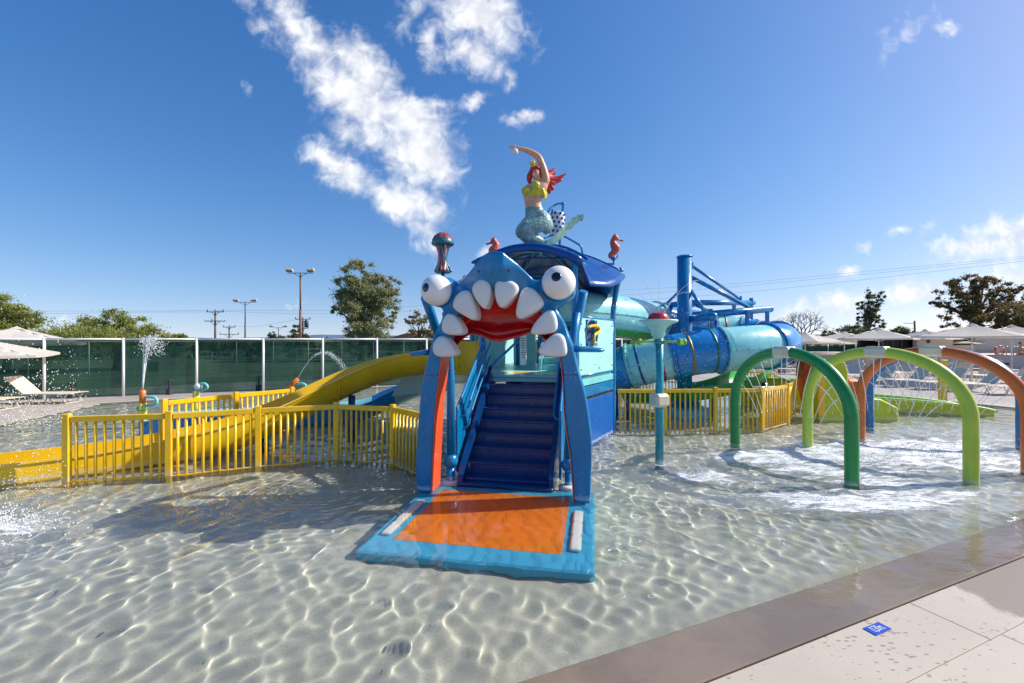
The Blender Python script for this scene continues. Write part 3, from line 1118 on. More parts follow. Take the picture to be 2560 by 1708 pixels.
def build_gate():
    root = tower_thing('monster_gate', 'giant blue toothy monster face arch with two bulging white eyes straddling the stairs', 'water play gate', 0, -.5, 0)
    B0, B1 = -.5, -.12
    outer = [(1041, 1236), (1038, 1175), (1042, 1080), (1048, 1014), (1053, 960), (1062, 920), (1070, 889), (1082, 845), (1092, 822), (1103, 800), (1108, 782), (1100, 762), (1076, 754), (1066, 724), (1076, 698), (1096, 690),
             (1125, 694), (1148, 711), (1163, 692), (1179, 672), (1204, 641), (1220, 630), (1237, 627), (1255, 629), (1293, 659), (1334, 699), (1350, 700), (1372, 680), (1400, 672), (1428, 682), (1440, 712), (1434, 738), (1412, 756), (1388, 768),
             (1399, 786), (1408, 802), (1431, 863), (1444, 922), (1462, 980), (1472, 1036), (1479, 1093), (1480, 1150), (1478, 1200), (1475, 1266)]
    inner = [(1436, 1264), (1427, 1141), (1417, 1080), (1411, 1030), (1408, 950), (1406, 925), (1398, 885), (1381, 832), (1351, 776), (1300, 731), (1262, 737), (1233, 724), (1210, 738), (1186, 743), (1144, 784), (1119, 838), (1106, 880), (1098, 937), (1092, 980), (1086, 1036), (1079, 1180), (1077, 1238)]
    poly = [FP(x, y, B0) for x, y in outer + inner]
    mb = MB().prism(poly, lambda x, y, t: Vector((x, t, y)), B0, B1)
    eyes = []
    for (cx, cy, rp, b) in ((1091.4, 726.3, 39.5, -.60), (1397, 707, 43, -.66)):
        a, z = FP(cx, cy, b)
        Y = O2.y + a * U2.y + b * V2.y
        r = rp * Y / FPX * .985
        eyes.append((a, b, z, r))
        mb.sphere((a * .985, b + .12, z - .005), r * 1.03, 24)
    me = mesh_eval(mb, [('REMESH', dict(mode='VOXEL', voxel_size=.017)), ('SMOOTH', dict(factor=.5, iterations=9))], blue, 'face')
    n = len(me.vertices)
    co = np.zeros(n * 3, np.float32); me.vertices.foreach_get('co', co); co = co.reshape(-1, 3).astype(float)
    teeth = [[(385, 1018), (455, 1035), (550, 1170), (538, 1215), (400, 1225), (333, 1195), (326, 1100)],
             [(480, 795), (550, 830), (630, 960), (592, 1012), (450, 1000), (410, 950), (428, 850)],
             [(640, 568), (705, 600), (762, 820), (722, 868), (640, 822), (532, 755), (522, 700), (560, 615)],
             [(780, 466), (858, 466), (905, 580), (852, 740), (810, 748), (728, 630), (705, 540)],
             [(950, 478), (1065, 470), (1155, 520), (1148, 600), (1012, 748), (958, 715), (926, 570)],
             [(1225, 546), (1315, 558), (1410, 680), (1382, 752), (1190, 858), (1136, 822), (1148, 720), (1188, 590)],
             [(1468, 756), (1522, 800), (1545, 932), (1502, 988), (1310, 1008), (1275, 970), (1370, 830)],
             [(1555, 992), (1612, 1030), (1638, 1180), (1600, 1224), (1400, 1212), (1352, 1172), (1380, 1120), (1478, 1020)]]
    rootpt = [(380, 1100), (470, 880), (620, 640), (800, 520), (1050, 520), (1290, 620), (1480, 840), (1590, 1090)]

    def disp(a, z):
        d = np.zeros_like(a)
        a0 = FP(1243, 650, B0)[0]
        zt, zb = FP(1240, 660, B0)[1], FP(1240, 735, B0)[1]
        wz = np.clip((z - zb) / (zt - zb), 0, 1); wz = wz * wz * (3 - 2 * wz)
        da = np.abs(a - a0)
        prof = np.clip(1 - np.maximum(da - .075, 0) / .52, 0, 1)
        d += (.07 + .27 * wz) * prof * np.clip((z - zb + .25) / .2, 0, 1)
        for (x, y) in rootpt:
            ta, tz = FP(*r1(x, y), B0)
            d += .075 * np.exp(-((a - ta) ** 2 + (z - tz) ** 2) / .13 ** 2)
        return d
    w = np.clip((-.30 - co[:, 1]) / .14, 0, 1)
    d_ = w * disp(co[:, 0], co[:, 2])
    Xw = O2.x + co[:, 0] * U2.x + co[:, 1] * V2.x; Yw = O2.y + co[:, 0] * U2.y + co[:, 1] * V2.y
    s_ = Xw / Yw; q_ = (co[:, 2] - H) / Yw
    co[:, 1] -= d_
    co[:, 0] = (s_ * (O2.y + co[:, 1] * V2.y) - O2.x - co[:, 1] * V2.x) / (U2.x - s_ * U2.y)
    co[:, 2] = H + q_ * (O2.y + co[:, 0] * U2.y + co[:, 1] * V2.y)
    me.vertices.foreach_set('co', co.astype(np.float32).ravel())
    me.update()
    tpart('face', me, blue, root)
    recv(bpy.data.objects['face'])
    # nostrils
    for x, y in ((775, 385), (1063, 373)):
        px, py = r1(x, y)
        a, z = FP(px, py, B0)
        b = -.5 - float(disp(np.array([a]), np.array([z]))[0])
        a, z = FP(px, py, b)
        tpart('nostril', MB().sphere((a, b + .004, z), .021, 12, sc=(1, .5, 1)), bolt, root)
    # eyes
    dirs = [Vector((-.42, -.90, .10)), Vector((-.08, -.97, .235))]
    for (a, b, z, r), d in zip(eyes, dirs):
        e = tpart('eyeball', MB().sphere((a, b, z), r, 40), eyewhite, root)
        d.normalize()
        M = d.to_track_quat('Z', 'Y').to_matrix().to_4x4()
        prof = [(r * 1.004 * math.sin(t), r * 1.004 * math.cos(t)) for t in [R(x) for x in (16.5, 16.4, 13, 9, 5, 1)]]
        prof[0] = (prof[0][0], prof[0][1] - .012)
        tpart('pupil', MB().lathe((a, b, z), prof, 28, M=M), black, e)
    # teeth
    for tp, rp in zip(teeth, rootpt):
        tcx = sum(p[0] for p in tp) / len(tp); tcy = sum(p[1] for p in tp) / len(tp)
        pxs = smooth_poly(smooth_poly([r1(tcx + (x - tcx) * 1.045, tcy + (y - tcy) * 1.045) for x, y in tp], 1), 1)
        ctr = FP(*r1(*rp), -.55)
        bb = -.515 - float(disp(np.array([ctr[0]]), np.array([ctr[1]]))[0]) * .8
        P = [FP(x, y, bb) for x, y in pxs]
        ca = sum(p[0] for p in P) / len(P); cz = sum(p[1] for p in P) / len(P)
        rings = [(1.0, .22), (1.0, 0), (.985, -.022), (.94, -.040), (.84, -.055), (.66, -.066), (.42, -.072), (.18, -.075), (.02, -.075)]
        m2 = MB()
        vs = []; k = len(P)
        for s, h in rings:
            vs += [Vector((ca + (a - ca) * s, bb + h, cz + (z - cz) * s)) for a, z in P]
        fs = [(i * k + j, i * k + (j + 1) % k, (i + 1) * k + (j + 1) % k, (i + 1) * k + j) for i in range(len(rings) - 1) for j in range(k)]
        m2.add(vs, fs, 0, True)
        tpart('tooth', m2, toothwhite, root)
    # palate
    top = [(1108, 885), (1119, 838), (1144, 784), (1186, 743), (1233.6, 722), (1300, 730), (1351, 776), (1383, 832), (1396, 885)]
    low = [(1122, 889), (1139, 869), (1156, 850), (1186, 836), (1240, 855), (1300, 843), (1330, 833), (1362, 850), (1386, 884)]
    T = catmull([(x, y, 0) for x, y in top], 6); Lw = catmull([(x, y, 0) for x, y in low], 6)
    vs = []; rows = []
    prof = [(-.06, -.40), (.05, -.34), (.25, -.10), (.45, .06), (.62, .12), (.76, .08), (.83, .03), (.88, .05), (.95, .02), (1.0, -.04), (1.0, .02)]
    for s, b in prof:
        for p, q in zip(T, Lw):
            x = p.x + (q.x - p.x) * s; y = p.y + (q.y - p.y) * s
            a, z = FP(x, y, b)
            vs.append(Vector((a, b, z + (.03 if b == .02 else 0))))
    k = len(T)
    fs = [(i * k + j, i * k + j + 1, (i + 1) * k + j + 1, (i + 1) * k + j) for i in range(len(prof) - 1) for j in range(k - 1)]
    pm = MB().add(vs, fs, 0, True)
    me = mesh_eval(pm, [('SUBSURF', dict(levels=1)), ('SOLIDIFY', dict(thickness=.03, offset=0))], red, 'palate')
    tpart('palate', me, red, root)
    # orange inner sides of the legs
    for side, pts in ((1, [(1077, 1240), (1079, 1180), (1083, 1100), (1086, 1036), (1090, 990), (1095, 955), (1100, 915), (1105, 880)]), (-1, [(1436, 1262), (1431, 1200), (1427, 1141), (1417, 1080), (1411, 1030), (1408, 950), (1404, 915), (1397, 880)])):
        q = [FP(x, y, B0) for x, y in pts]
        m2 = MB()
        for (a0, z0), (a1, z1) in zip(q, q[1:]):
            o = .012 * side
            bow = [(-.505, 0), (-.505, o), (-.14, o), (-.14, 0)]
            m2.add([Vector((a0 + d, b, z0)) for b, d in bow] + [Vector((a1 + d, b, z1)) for b, d in bow], [(1, 2, 6, 5), (0, 1, 5, 4), (2, 3, 7, 6)], 0, False)
        recv(tpart('inner_panel', m2, legorange, root))
    # side fins
    for (x0, y0, x1, y1, b) in ((1078, 880, 1026, 886, -.30), (1436, 872, 1511, 876, -.28)):
        a0, z0 = FP(x0, y0, b); a1, z1 = FP(x1, y1, b)
        m2 = MB()
        path = []; rg = []
        for t in (0, .3, .6, .85, .95, 1):
            M = Matrix.Translation((a0 + (a1 - a0) * t, b, z0 + (z1 - z0) * t)) @ Matrix(((0, 0, 1, 0), (1, 0, 0, 0), (0, 1, 0, 0), (0, 0, 0, 1)))
            w_ = (.16 - .07 * t) * (1 if t < .9 else .75 if t < .97 else .3); h_ = (.048 - .018 * t) * (1 if t < .9 else .7 if t < .97 else .3)
            path.append(M); rg.append([(w_ * math.cos(u), h_ * math.sin(u)) for u in [2 * pi * i / 16 for i in range(16)]])
        m2.sweep(path, rg)
        tpart('side_fin', m2, blue_tube, root)
    # posts behind the legs with ball joints
    for (x, yb, a_top, z_top, b_top) in ((1127, 1202, -1.02, 2.62, .12), (1422, 1214, 1.02, 2.6, .2)):
        g = G(x, yb, 0)
        d = Vector((g.x, g.y)) - O2
        a, b = d.dot(U2), d.dot(V2)
        m2 = MB().tube([(a, b, -.3), (a, b, .22)], .062, 16)
        p = recv(tpart('support_post', m2.tube([(a, b, .40), (a, b, 1.6), (a + (a_top - a) * .5, b + (b_top - b) * .5, 2.2), (a_top, b_top, z_top)], .062, 16), blue_tube, root))
        tpart('ball_joint', MB().sphere((a, b, .31), .112, 24, sc=(1, 1, 1.08)), blue_tube, p)
        recv(tpart('footing_ring', MB().lathe((a, b, -.02), [(.09, -.3), (.15, -.3), (.15, .01), (.13, .035), (.09, .04)], 24), toothwhite, p))
    # slanted struts from the head to the deck
    for (x0, y0, b0, x1, y1, b1) in ((1064, 745, -.15, 1100, 850, .9), (1459, 728, .9, 1431, 862, 1.3)):
        a0, z0 = FP(x0, y0, b0); a1, z1 = FP(x1, y1, b1)
        e = Vector((a1, b1, z1)) - Vector((a0, b0, z0))
        tpart('strut', MB().tube([Vector((a0, b0, z0)), Vector((a0, b0, z0)) + e * (1.0 if x0 < 1200 else 1.9)], .075, 16), blue_tube, root)
    for x0, x1 in ((1061, 1099), (1405, 1447)):
        a0, z0 = FP(x0, 937, -.505); a1, z1 = FP(x1, 938, -.505)
        tpart('leg_seam', MB().box(((a0 + a1) / 2, -.499, (z0 + z1) / 2), (a1 - a0, .012, .007)), navy, root)
        m = MB()
        for k in range(3):
            m.sphere((a0 + (a1 - a0) * (.2 + .3 * k), -.502, z0 - .03), .008, 8)
            m.sphere((a0 + (a1 - a0) * (.2 + .3 * k), -.502, z0 + .035), .008, 8)
        tpart('screw', m, steel, root, kind='stuff')
    return root


build_gate()


def build_mat():
    root = tower_thing('entry_mat', 'light blue mat with orange centre and white teeth lying in the water', 'mat', .02, -1.1, -.2)
    m = MB()
    nx, ny = 26, 26
    a0, a1, b0, b1 = -1.24, 1.28, -2.22, .02
    zt = -.11
    P = lambda i, j: ((a0 + (a1 - a0) * i / nx), (b0 + (b1 - b0) * j / ny))
    m.box(((a0 + a1) / 2, (b0 + b1) / 2, zt - .1), (a1 - a0, b1 - b0, .2), bev=.03)
    recv(tpart('base', m, padblue, root))
    recv(tpart('tongue', MB().box((0, -1.08, zt), (1.88, 1.64, .012), bev=.004), padorange, root))
    for s in (-1, 1):
        m = MB()
        for k in range(3):
            m.box((s * 1.045 + (.03 * s), -.93 - .36 * k, zt + .035), (.13, .362, .085), bev=.025)
        me = mesh_eval(m, [('REMESH', dict(mode='VOXEL', voxel_size=.012)), ('SMOOTH', dict(factor=.5, iterations=5))], padwhite, 'tooth_row')
        recv(tpart('tooth_row', me, padwhite, root))
    return root


build_mat()


def build_stairs():
    root = tower_thing('staircase', 'dark blue plastic stairs with side panels rising from the water to the deck', 'stairs', -.04, 1., 0)
    AL, AR = -.69, .61
    for i in range(1, 9):
        z = 1.5 - .18 * i; b = 2.0 - .244 * i
        m = MB()
        m.box(((AL + AR) / 2, b + .15, z - .02), (AR - AL, .30, .04), bev=.012)
        m.box(((AL + AR) / 2, b + .03, z - .11), (AR - AL - .004, .02, .15))
        # anti slip ridges
        for k in range(3):
            m.box(((AL + AR) / 2, b + .05 + .035 * k, z + .002), (AR - AL - .1, .012, .008))
        recv(tpart('step', m, navy, root))
    recv(tpart('base_step', MB().box(((AL + AR) / 2, .08, -.13), (AR - AL + .16, .36, .30), bev=.02), navy, root))
    for a in (AL - .045, AR + .045):
        poly = [(-.06, -.25), (-.06, .14), (.05, .26), (2.0, 1.66), (2.0, 1.22), (.5, -.25)]
        recv(tpart('stringer', MB().prism(poly, lambda x, y, t: Vector((a + t, x, y)), -.035, .035), navy, root))
    for a, s in ((-.86, 1), (.77, -1)):
        poly = smooth_poly([(.22, .12), (.20, .16), (.20, 1.08), (.23, 1.12), (1.98, 2.20), (1.98, 1.45), (.34, .14), (.28, .10)], 1)
        p = tpart('side_panel', MB().prism(poly, lambda x, y, t: Vector((a + t, x, y)), -.018, .018), blue, root)
        fr = catmull([(a, x, y) for x, y in ((1.98, 2.21), (1.1, 1.665), (.28, 1.155), (.195, 1.07), (.19, .6), (.20, .16), (.27, .08), (.36, .12), (1.1, .74), (1.98, 1.40))], 4)
        tpart('panel_edge', MB().tube(fr, .022, 10), blue_tube, p)
        ah = a + .11 * s
        hr = catmull([(ah, 2.0, 2.12), (ah, 1.2, 1.62), (ah, .52, 1.16), (ah, .40, 1.06), (ah - .02 * s, .34, .98), (a + .02 * s, .33, .95)], 4)
        tpart('handrail', MB().tube(hr, .019, 10), blue_tube, root)
        hr = catmull([(ah, 2.0, 1.86), (ah, 1.2, 1.36), (ah, .60, .96), (ah, .48, .80), (a + .02 * s, .44, .72)], 4)
        if s == 1:
            tpart('handrail', MB().tube(hr, .017, 10), blue_tube, root)
        for k in range(4):
            m = MB()
            y = .35 + .48 * k
            for dz in (.12, .85):
                m.sphere((a + .022 * s, y, .08 + .62 * y + dz), .013, 8)
            tpart('bolt_pair', m, bolt, p, kind='stuff')
    return root


build_stairs()

# ------------------------------------------------------------------ play tower
HEX = {'FL': (-.92, 2.02), 'FR': (.92, 2.02), 'R': (1.72, 4.12), 'BR': (.95, 6.1), 'BL': (-.95, 6.1), 'L': (-1.72, 4.12)}


def plane_hit(px, py, P, Q):
    """ray through a pixel against the vertical plane over the tower points P, Q -> tower (a, b, z)"""
    s = (px - 1280) / FPX
    p = Lc(*P, 0); q = Lc(*Q, 0)
    dx, dy = q.x - p.x, q.y - p.y
    # (s*Y - p.x) * dy - (Y - p.y) * dx = 0
    Y = (p.x * dy - p.y * dx) / (s * dy - dx)
    x = s * Y
    d = Vector((x, Y)) - O2
    return Vector((d.dot(U2), d.dot(V2), H - (py - HY) / FPX * Y))


def wall_between(m, P, Q, z0, z1, th=.04, inset=.06):
    p = Vector(P); q = Vector(Q); d = (q - p).normalized()
    p = p + d * inset; q = q - d * inset
    c = (p + q) / 2
    m.box((c.x, c.y, (z0 + z1) / 2), ((q - p).length, th, z1 - z0), math.atan2(d.y, d.x), bev=.008)
    return m


def build_tower():
    root = tower_thing('play_tower', 'blue and aqua water play tower with deck, panels and domed canopy', 'play tower', 0, 4.1, 0)
    order = ['FL', 'FR', 'R', 'BR', 'BL', 'L']
    hexp = [HEX[k] for k in order]
    cen = Vector((0, 4.1))
    tpart('deck_floor', MB().prism([tuple(cen + (Vector(p) - cen) * .985) for p in hexp], lambda x, y, t: Vector((x, y, t)), 1.36, 1.49), paleaqua, root)
    tpart('yellow_floor_panel', MB().box((-.03, 2.42, 1.496), (1.4, .62, .018), bev=.004), yellow, root)
    tpart('deck_nosing', MB().box((-.04, 2.05, 1.47), (1.36, .07, .075), bev=.02), aqua, root)
    tops = {'FL': 3.66, 'FR': 3.72, 'R': 3.78, 'BR': 3.5, 'BL': 3.5, 'L': 3.7}
    for k in order:
        a, b = HEX[k]
        dz = tops[k]
        out = 1.10 if k in ('R', 'L') else 1.0
        pts = [(a, b, -.35), (a, b, 1.5), (a, b, 2.7), (a * (1 + (out - 1) * .3), b, 3.2), (a * out, b, dz)]
        pm = recv(tpart('post', MB().tube(catmull(pts, 4), .062, 16), blue_tube, root))
        tpart('post_cap', MB().sphere((a * out, b, dz + .03), .075, 14), blue_tube, pm)
    # fascia and skirts
    faces = [('FR', 'R'), ('R', 'BR'), ('BL', 'L'), ('L', 'FL'), ('BR', 'BL')]
    for P, Q in faces:
        A, Bq = HEX[P], HEX[Q]
        tpart('fascia', wall_between(MB(), A, Bq, 1.26, 1.40, .05), aqua, root)
        if P in ('FR', 'R', 'BR'):
            tpart('lower_fascia', wall_between(MB(), A, Bq, 1.03, 1.24, .05), blue, root)
            recv(tpart('skirt_wall', wall_between(MB(), A, Bq, -.3, .97, .05), royal, root))
            tpart('shadow_gap', wall_between(MB(), A, Bq, .96, 1.04, .02), bolt, root)
    # barrier panels
    for P, Q in (('R', 'BR'), ('BL', 'L')):
        A, Bq = HEX[P], HEX[Q]
        z0, z1 = 1.50, 2.58
        if P == 'R':
            continue
        tpart('barrier_panel', wall_between(MB(), A, Bq, z0, z1, .03, .12), paleaqua, root)
    # panel with the window, facing the viewer on the right
    A, Bq = Vector(HEX['FR']), Vector(HEX['R'])
    d = (Bq - A); L_ = d.length; d = d / L_
    w0 = plane_hit(1460, 866, HEX['FR'], HEX['R']); w1 = plane_hit(1489, 802, HEX['FR'], HEX['R'])
    ta, tb = (Vector(w0[:2]) - A).dot(d), (Vector(w1[:2]) - A).dot(d)
    za, zb = w0.z, w1.z
    z0, z1 = 1.47, 2.64
    tl, tr = .12, L_ - .10

    def onface(t, z, off=0.):
        p = A + d * t
        n = Vector((d.y, -d.x))
        return Vector((p.x + n.x * off, p.y + n.y * off, z))
    m = MB()
    outer = [(tl, z0), (tr, z0), (tr, z1), (tl, z1)]
    win = [(ta, za), (tb, za), (tb, zb), (ta, zb)]
    polys = [[Vector((x, y, 0)) for x, y in outer], [Vector((x, y, 0)) for x, y in win]]
    tris = tessellate_polygon(polys)
    allp = outer + win
    for off in (.0, .035):
        m.add([onface(x, y, off) for x, y in allp], [tuple(t) for t in tris])
    for q in (outer, win):
        for i in range(4):
            (x0, y0), (x1, y1) = q[i], q[(i + 1) % 4]
            m.add([onface(x0, y0, 0), onface(x1, y1, 0), onface(x1, y1, .035), onface(x0, y0, .035)], [(0, 1, 2, 3)])
    bp = tpart('barrier_panel', m, paleaqua, root)
    fr = [onface(x, y, .04) for x, y in smooth_poly(win, 2)]
    tpart('window_frame', MB().tube(fr + [fr[0], fr[1]], .016, 8, cap=False), blue_tube, bp)
    tpart('window_backing', MB().add([onface(x, y, -.03) for x, y in win], [(0, 1, 2, 3)]), navy, bp)
    fr = [onface(x, y, .02) for x, y in ((tl, z0), (tr, z0), (tr, z1), (tl, z1))]
    tpart('panel_edge', MB().tube([fr[3], fr[2]], .026, 10).tube([fr[0], fr[1]], .026, 10).tube([fr[1], fr[2]], .022, 10), blue_tube, bp)
    m = MB()
    for (t, z) in ((tl + .08, 1.6), (tl + .08, 2.1), (tr - .1, 1.6), (tr - .1, 2.1), (tr - .1, 2.5), (tl + .1, 2.5), ((tl + tr) / 2 + .1, 1.58), (tb + .1, 2.45)):
        m.sphere(onface(t, z, .04), .016, 8)
    tpart('bolt_head', m, bolt, bp, kind='stuff')
    # yellow spout bent like a question mark
    q = [onface(ta + (tb - ta) * x, zb + (za - zb) * y, .09) for x, y in ((.0, .28), (.45, .22), (.85, .24), (.95, .42), (.6, .55), (.5, .68), (.5, .86))]
    tpart('water_spout', MB().tube(catmull(q, 5), .03, 12).sphere(onface(ta + (tb - ta) * .62, zb + (za - zb) * .24, .09), .05, 14).lathe(onface(ta + (tb - ta) * .5, zb + (za - zb) * .88, .09), [(.05, -.02), (.05, .02)], 14), yellow, root)
    # upper stairs seen through the mouth
    for i in range(7):
        z = 1.62 + .15 * i; b = 3.5 + .2 * i
        tpart('upper_step', MB().box((.52, b + .12, z - .075), (.82, .22, .15), bev=.012), aqua, root)
    for a in (.08, .96):
        tpart('upper_stringer', MB().prism([(3.35, 1.5), (3.35, 1.75), (4.95, 2.95), (5.2, 2.95), (5.2, 2.6), (3.8, 1.5)], lambda x, y, t: Vector((a + t, x, y)), -.03, .03), slideaqua, root)
    # rear and left inner panels and posts
    tpart('rear_panel', MB().box((-.62, 5.6, 2.0), (.62, .04, 1.05), bev=.01), paleaqua, root)
    tpart('rear_panel', MB().box((-1.2, 4.5, 2.0), (.04, .9, 1.05), R(-18), bev=.01), aqua, root)
    bd = tpart('notice_board', MB().box((-.33, 3.55, 1.96), (.15, .03, .72), bev=.004), white, root)
    m = MB()
    for k in range(9):
        m.box((-.33, 3.531, 2.22 - .055 * k), (.10 - .02 * (k % 3), .004, .014))
    tpart('notice_text', m, darkmetal, bd, kind='stuff')
    for a, b in ((-.05, 4.4), (.02, 5.5), (-.75, 5.2)):
        tpart('inner_post', MB().tube([(a, b, 1.4), (a, b, 3.6)], .05, 14), blue_tube, root)
    for a0, b0, a1, b1, z in ((-1.6, 4.1, -.95, 2.1, 2.55), (-1.6, 4.1, -.95, 2.1, 2.1), (-.1, 4.4, -.95, 6.0, 2.5), (-.1, 4.4, 1.6, 4.2, 2.6)):
        tpart('inner_rail', MB().tube([(a0, b0, z), (a1, b1, z)], .025, 10), blue_tube, root)
    tpart('inner_brace', MB().tube([(-.1, 4.4, 1.6), (.1, 4.9, 3.0)], .03, 10).tube([(-.85, 2.3, 1.6), (-.2, 4.2, 2.5)], .03, 10), blue_tube, root)
    # canopy
    tab = [(-180, 3.66, 1.85), (-150, 3.45, 2.05), (-122, 3.24, 2.3), (-117, 3.70, 2.3), (-108, 3.84, 2.2), (-98, 3.95, 2.14), (-90, 3.98, 2.12), (-82, 3.95, 2.14), (-72, 3.84, 2.2), (-63.5, 3.70, 2.3), (-59, 3.22, 2.34), (-45, 3.24, 2.25), (-25, 3.46, 2.08), (0, 3.73, 1.93),
           (12, 3.60, 1.9), (30, 3.30, 2.05), (63, 3.3, 2.25), (90, 3.6, 2.1), (117, 3.3, 2.25), (150, 3.3, 2.05), (170, 3.55, 1.9), (180, 3.66, 1.85)]

    def look(th):
        for (t0, z0_, r0), (t1, z1_, r1_) in zip(tab, tab[1:]):
            if t0 <= th <= t1:
                k = (th - t0) / (t1 - t0)
                return z0_ + (z1_ - z0_) * k, r0 + (r1_ - r0) * k
        return 3.5, 2.0
    ths = sorted(set([t for t, _, _ in tab[:-1]] + list(range(-180, 180, 6))))
    ts = [0.001, .12, .25, .38, .5, .62, .74, .85, .94, 1.0]
    vs = []
    for th in ths:
        zr, rr = look(th)
        for t in ts:
            r = rr * t
            zz = 4.36 - (4.36 - zr) * (t ** (1.9))
            vs.append(Vector((r * math.cos(R(th)), 4.05 + r * math.sin(R(th)), zz)))
    n = len(ts)
    fs = [(i * n + j, ((i + 1) % len(ths)) * n + j, ((i + 1) % len(ths)) * n + j + 1, i * n + j + 1) for i in range(len(ths)) for j in range(n - 1)]
    m = MB().add(vs, fs, 0, True)
    me = mesh_eval(m, [('SOLIDIFY', dict(thickness=.035, offset=0))], canopy_blue, 'canopy')
    cn = tpart('canopy', me, canopy_blue, root)
    # rolled lip of the front arch
    lip = []
    for th in range(-117, -62, 3):
        zr, rr = look(th)
        lip.append((rr * 1.01 * math.cos(R(th)), 4.05 + rr * 1.01 * math.sin(R(th)), zr))
    m = MB()
    fr = frames([Vector(p) for p in lip])
    rg = [[(.045 * math.cos(u), .085 * math.sin(u)) for u in [2 * pi * i / 12 for i in range(12)]]] * len(fr)
    m.sweep(fr, rg)
    tpart('arch_lip', m, canopy_blue, cn)
    # seam flanges over the dome
    for th in (-60, 0, 60, 120, 180, -120):
        zr, rr = look(th if th != -60 else -63.5) if th != -120 else look(-117)
        pts = []
        for t in (.06, .2, .35, .5, .65, .8, .92, .99):
            pts.append((rr * t * math.cos(R(th)), 4.05 + rr * t * math.sin(R(th)), 4.36 - (4.36 - zr) * t ** 1.9 + .03))
        tpart('roof_seam', MB().tube(pts, .028, 8), canopy_blue, cn)
        pts = [(p[0] * .97, 4.05 + (p[1] - 4.05) * .97, p[2] - .11) for p in pts]
        tpart('roof_rib', MB().tube(pts, .03, 8), aqua if th in (-60, -120) else blue_tube, cn)
    ring = [(1.25 * math.cos(R(t)), 4.05 + 1.25 * math.sin(R(t)), 3.92) for t in range(0, 361, 15)]
    tpart('roof_ring', MB().tube(ring, .025, 8, cap=False), blue_tube, cn)
    # lamp like round drum below the deck edge at the left and plumbing
    for (a, b) in ((-1.1, 3.0), (-.5, 3.4)):
        tpart('deck_beam', MB().box((a, b, 1.2), (.12, 1.6, .2), bev=.02), navy, root)
    return root


build_tower()


# ------------------------------------------------------------------ statues on the tower
def variable_tube(mb, pts, rs, n=14, k=5, mi=0):
    P = catmull(pts, k)
    RR = catmull([(r, 0, 0) for r in rs], k)
    mb.tube(P, [max(.002, r.x) for r in RR], n, mi)
    return mb


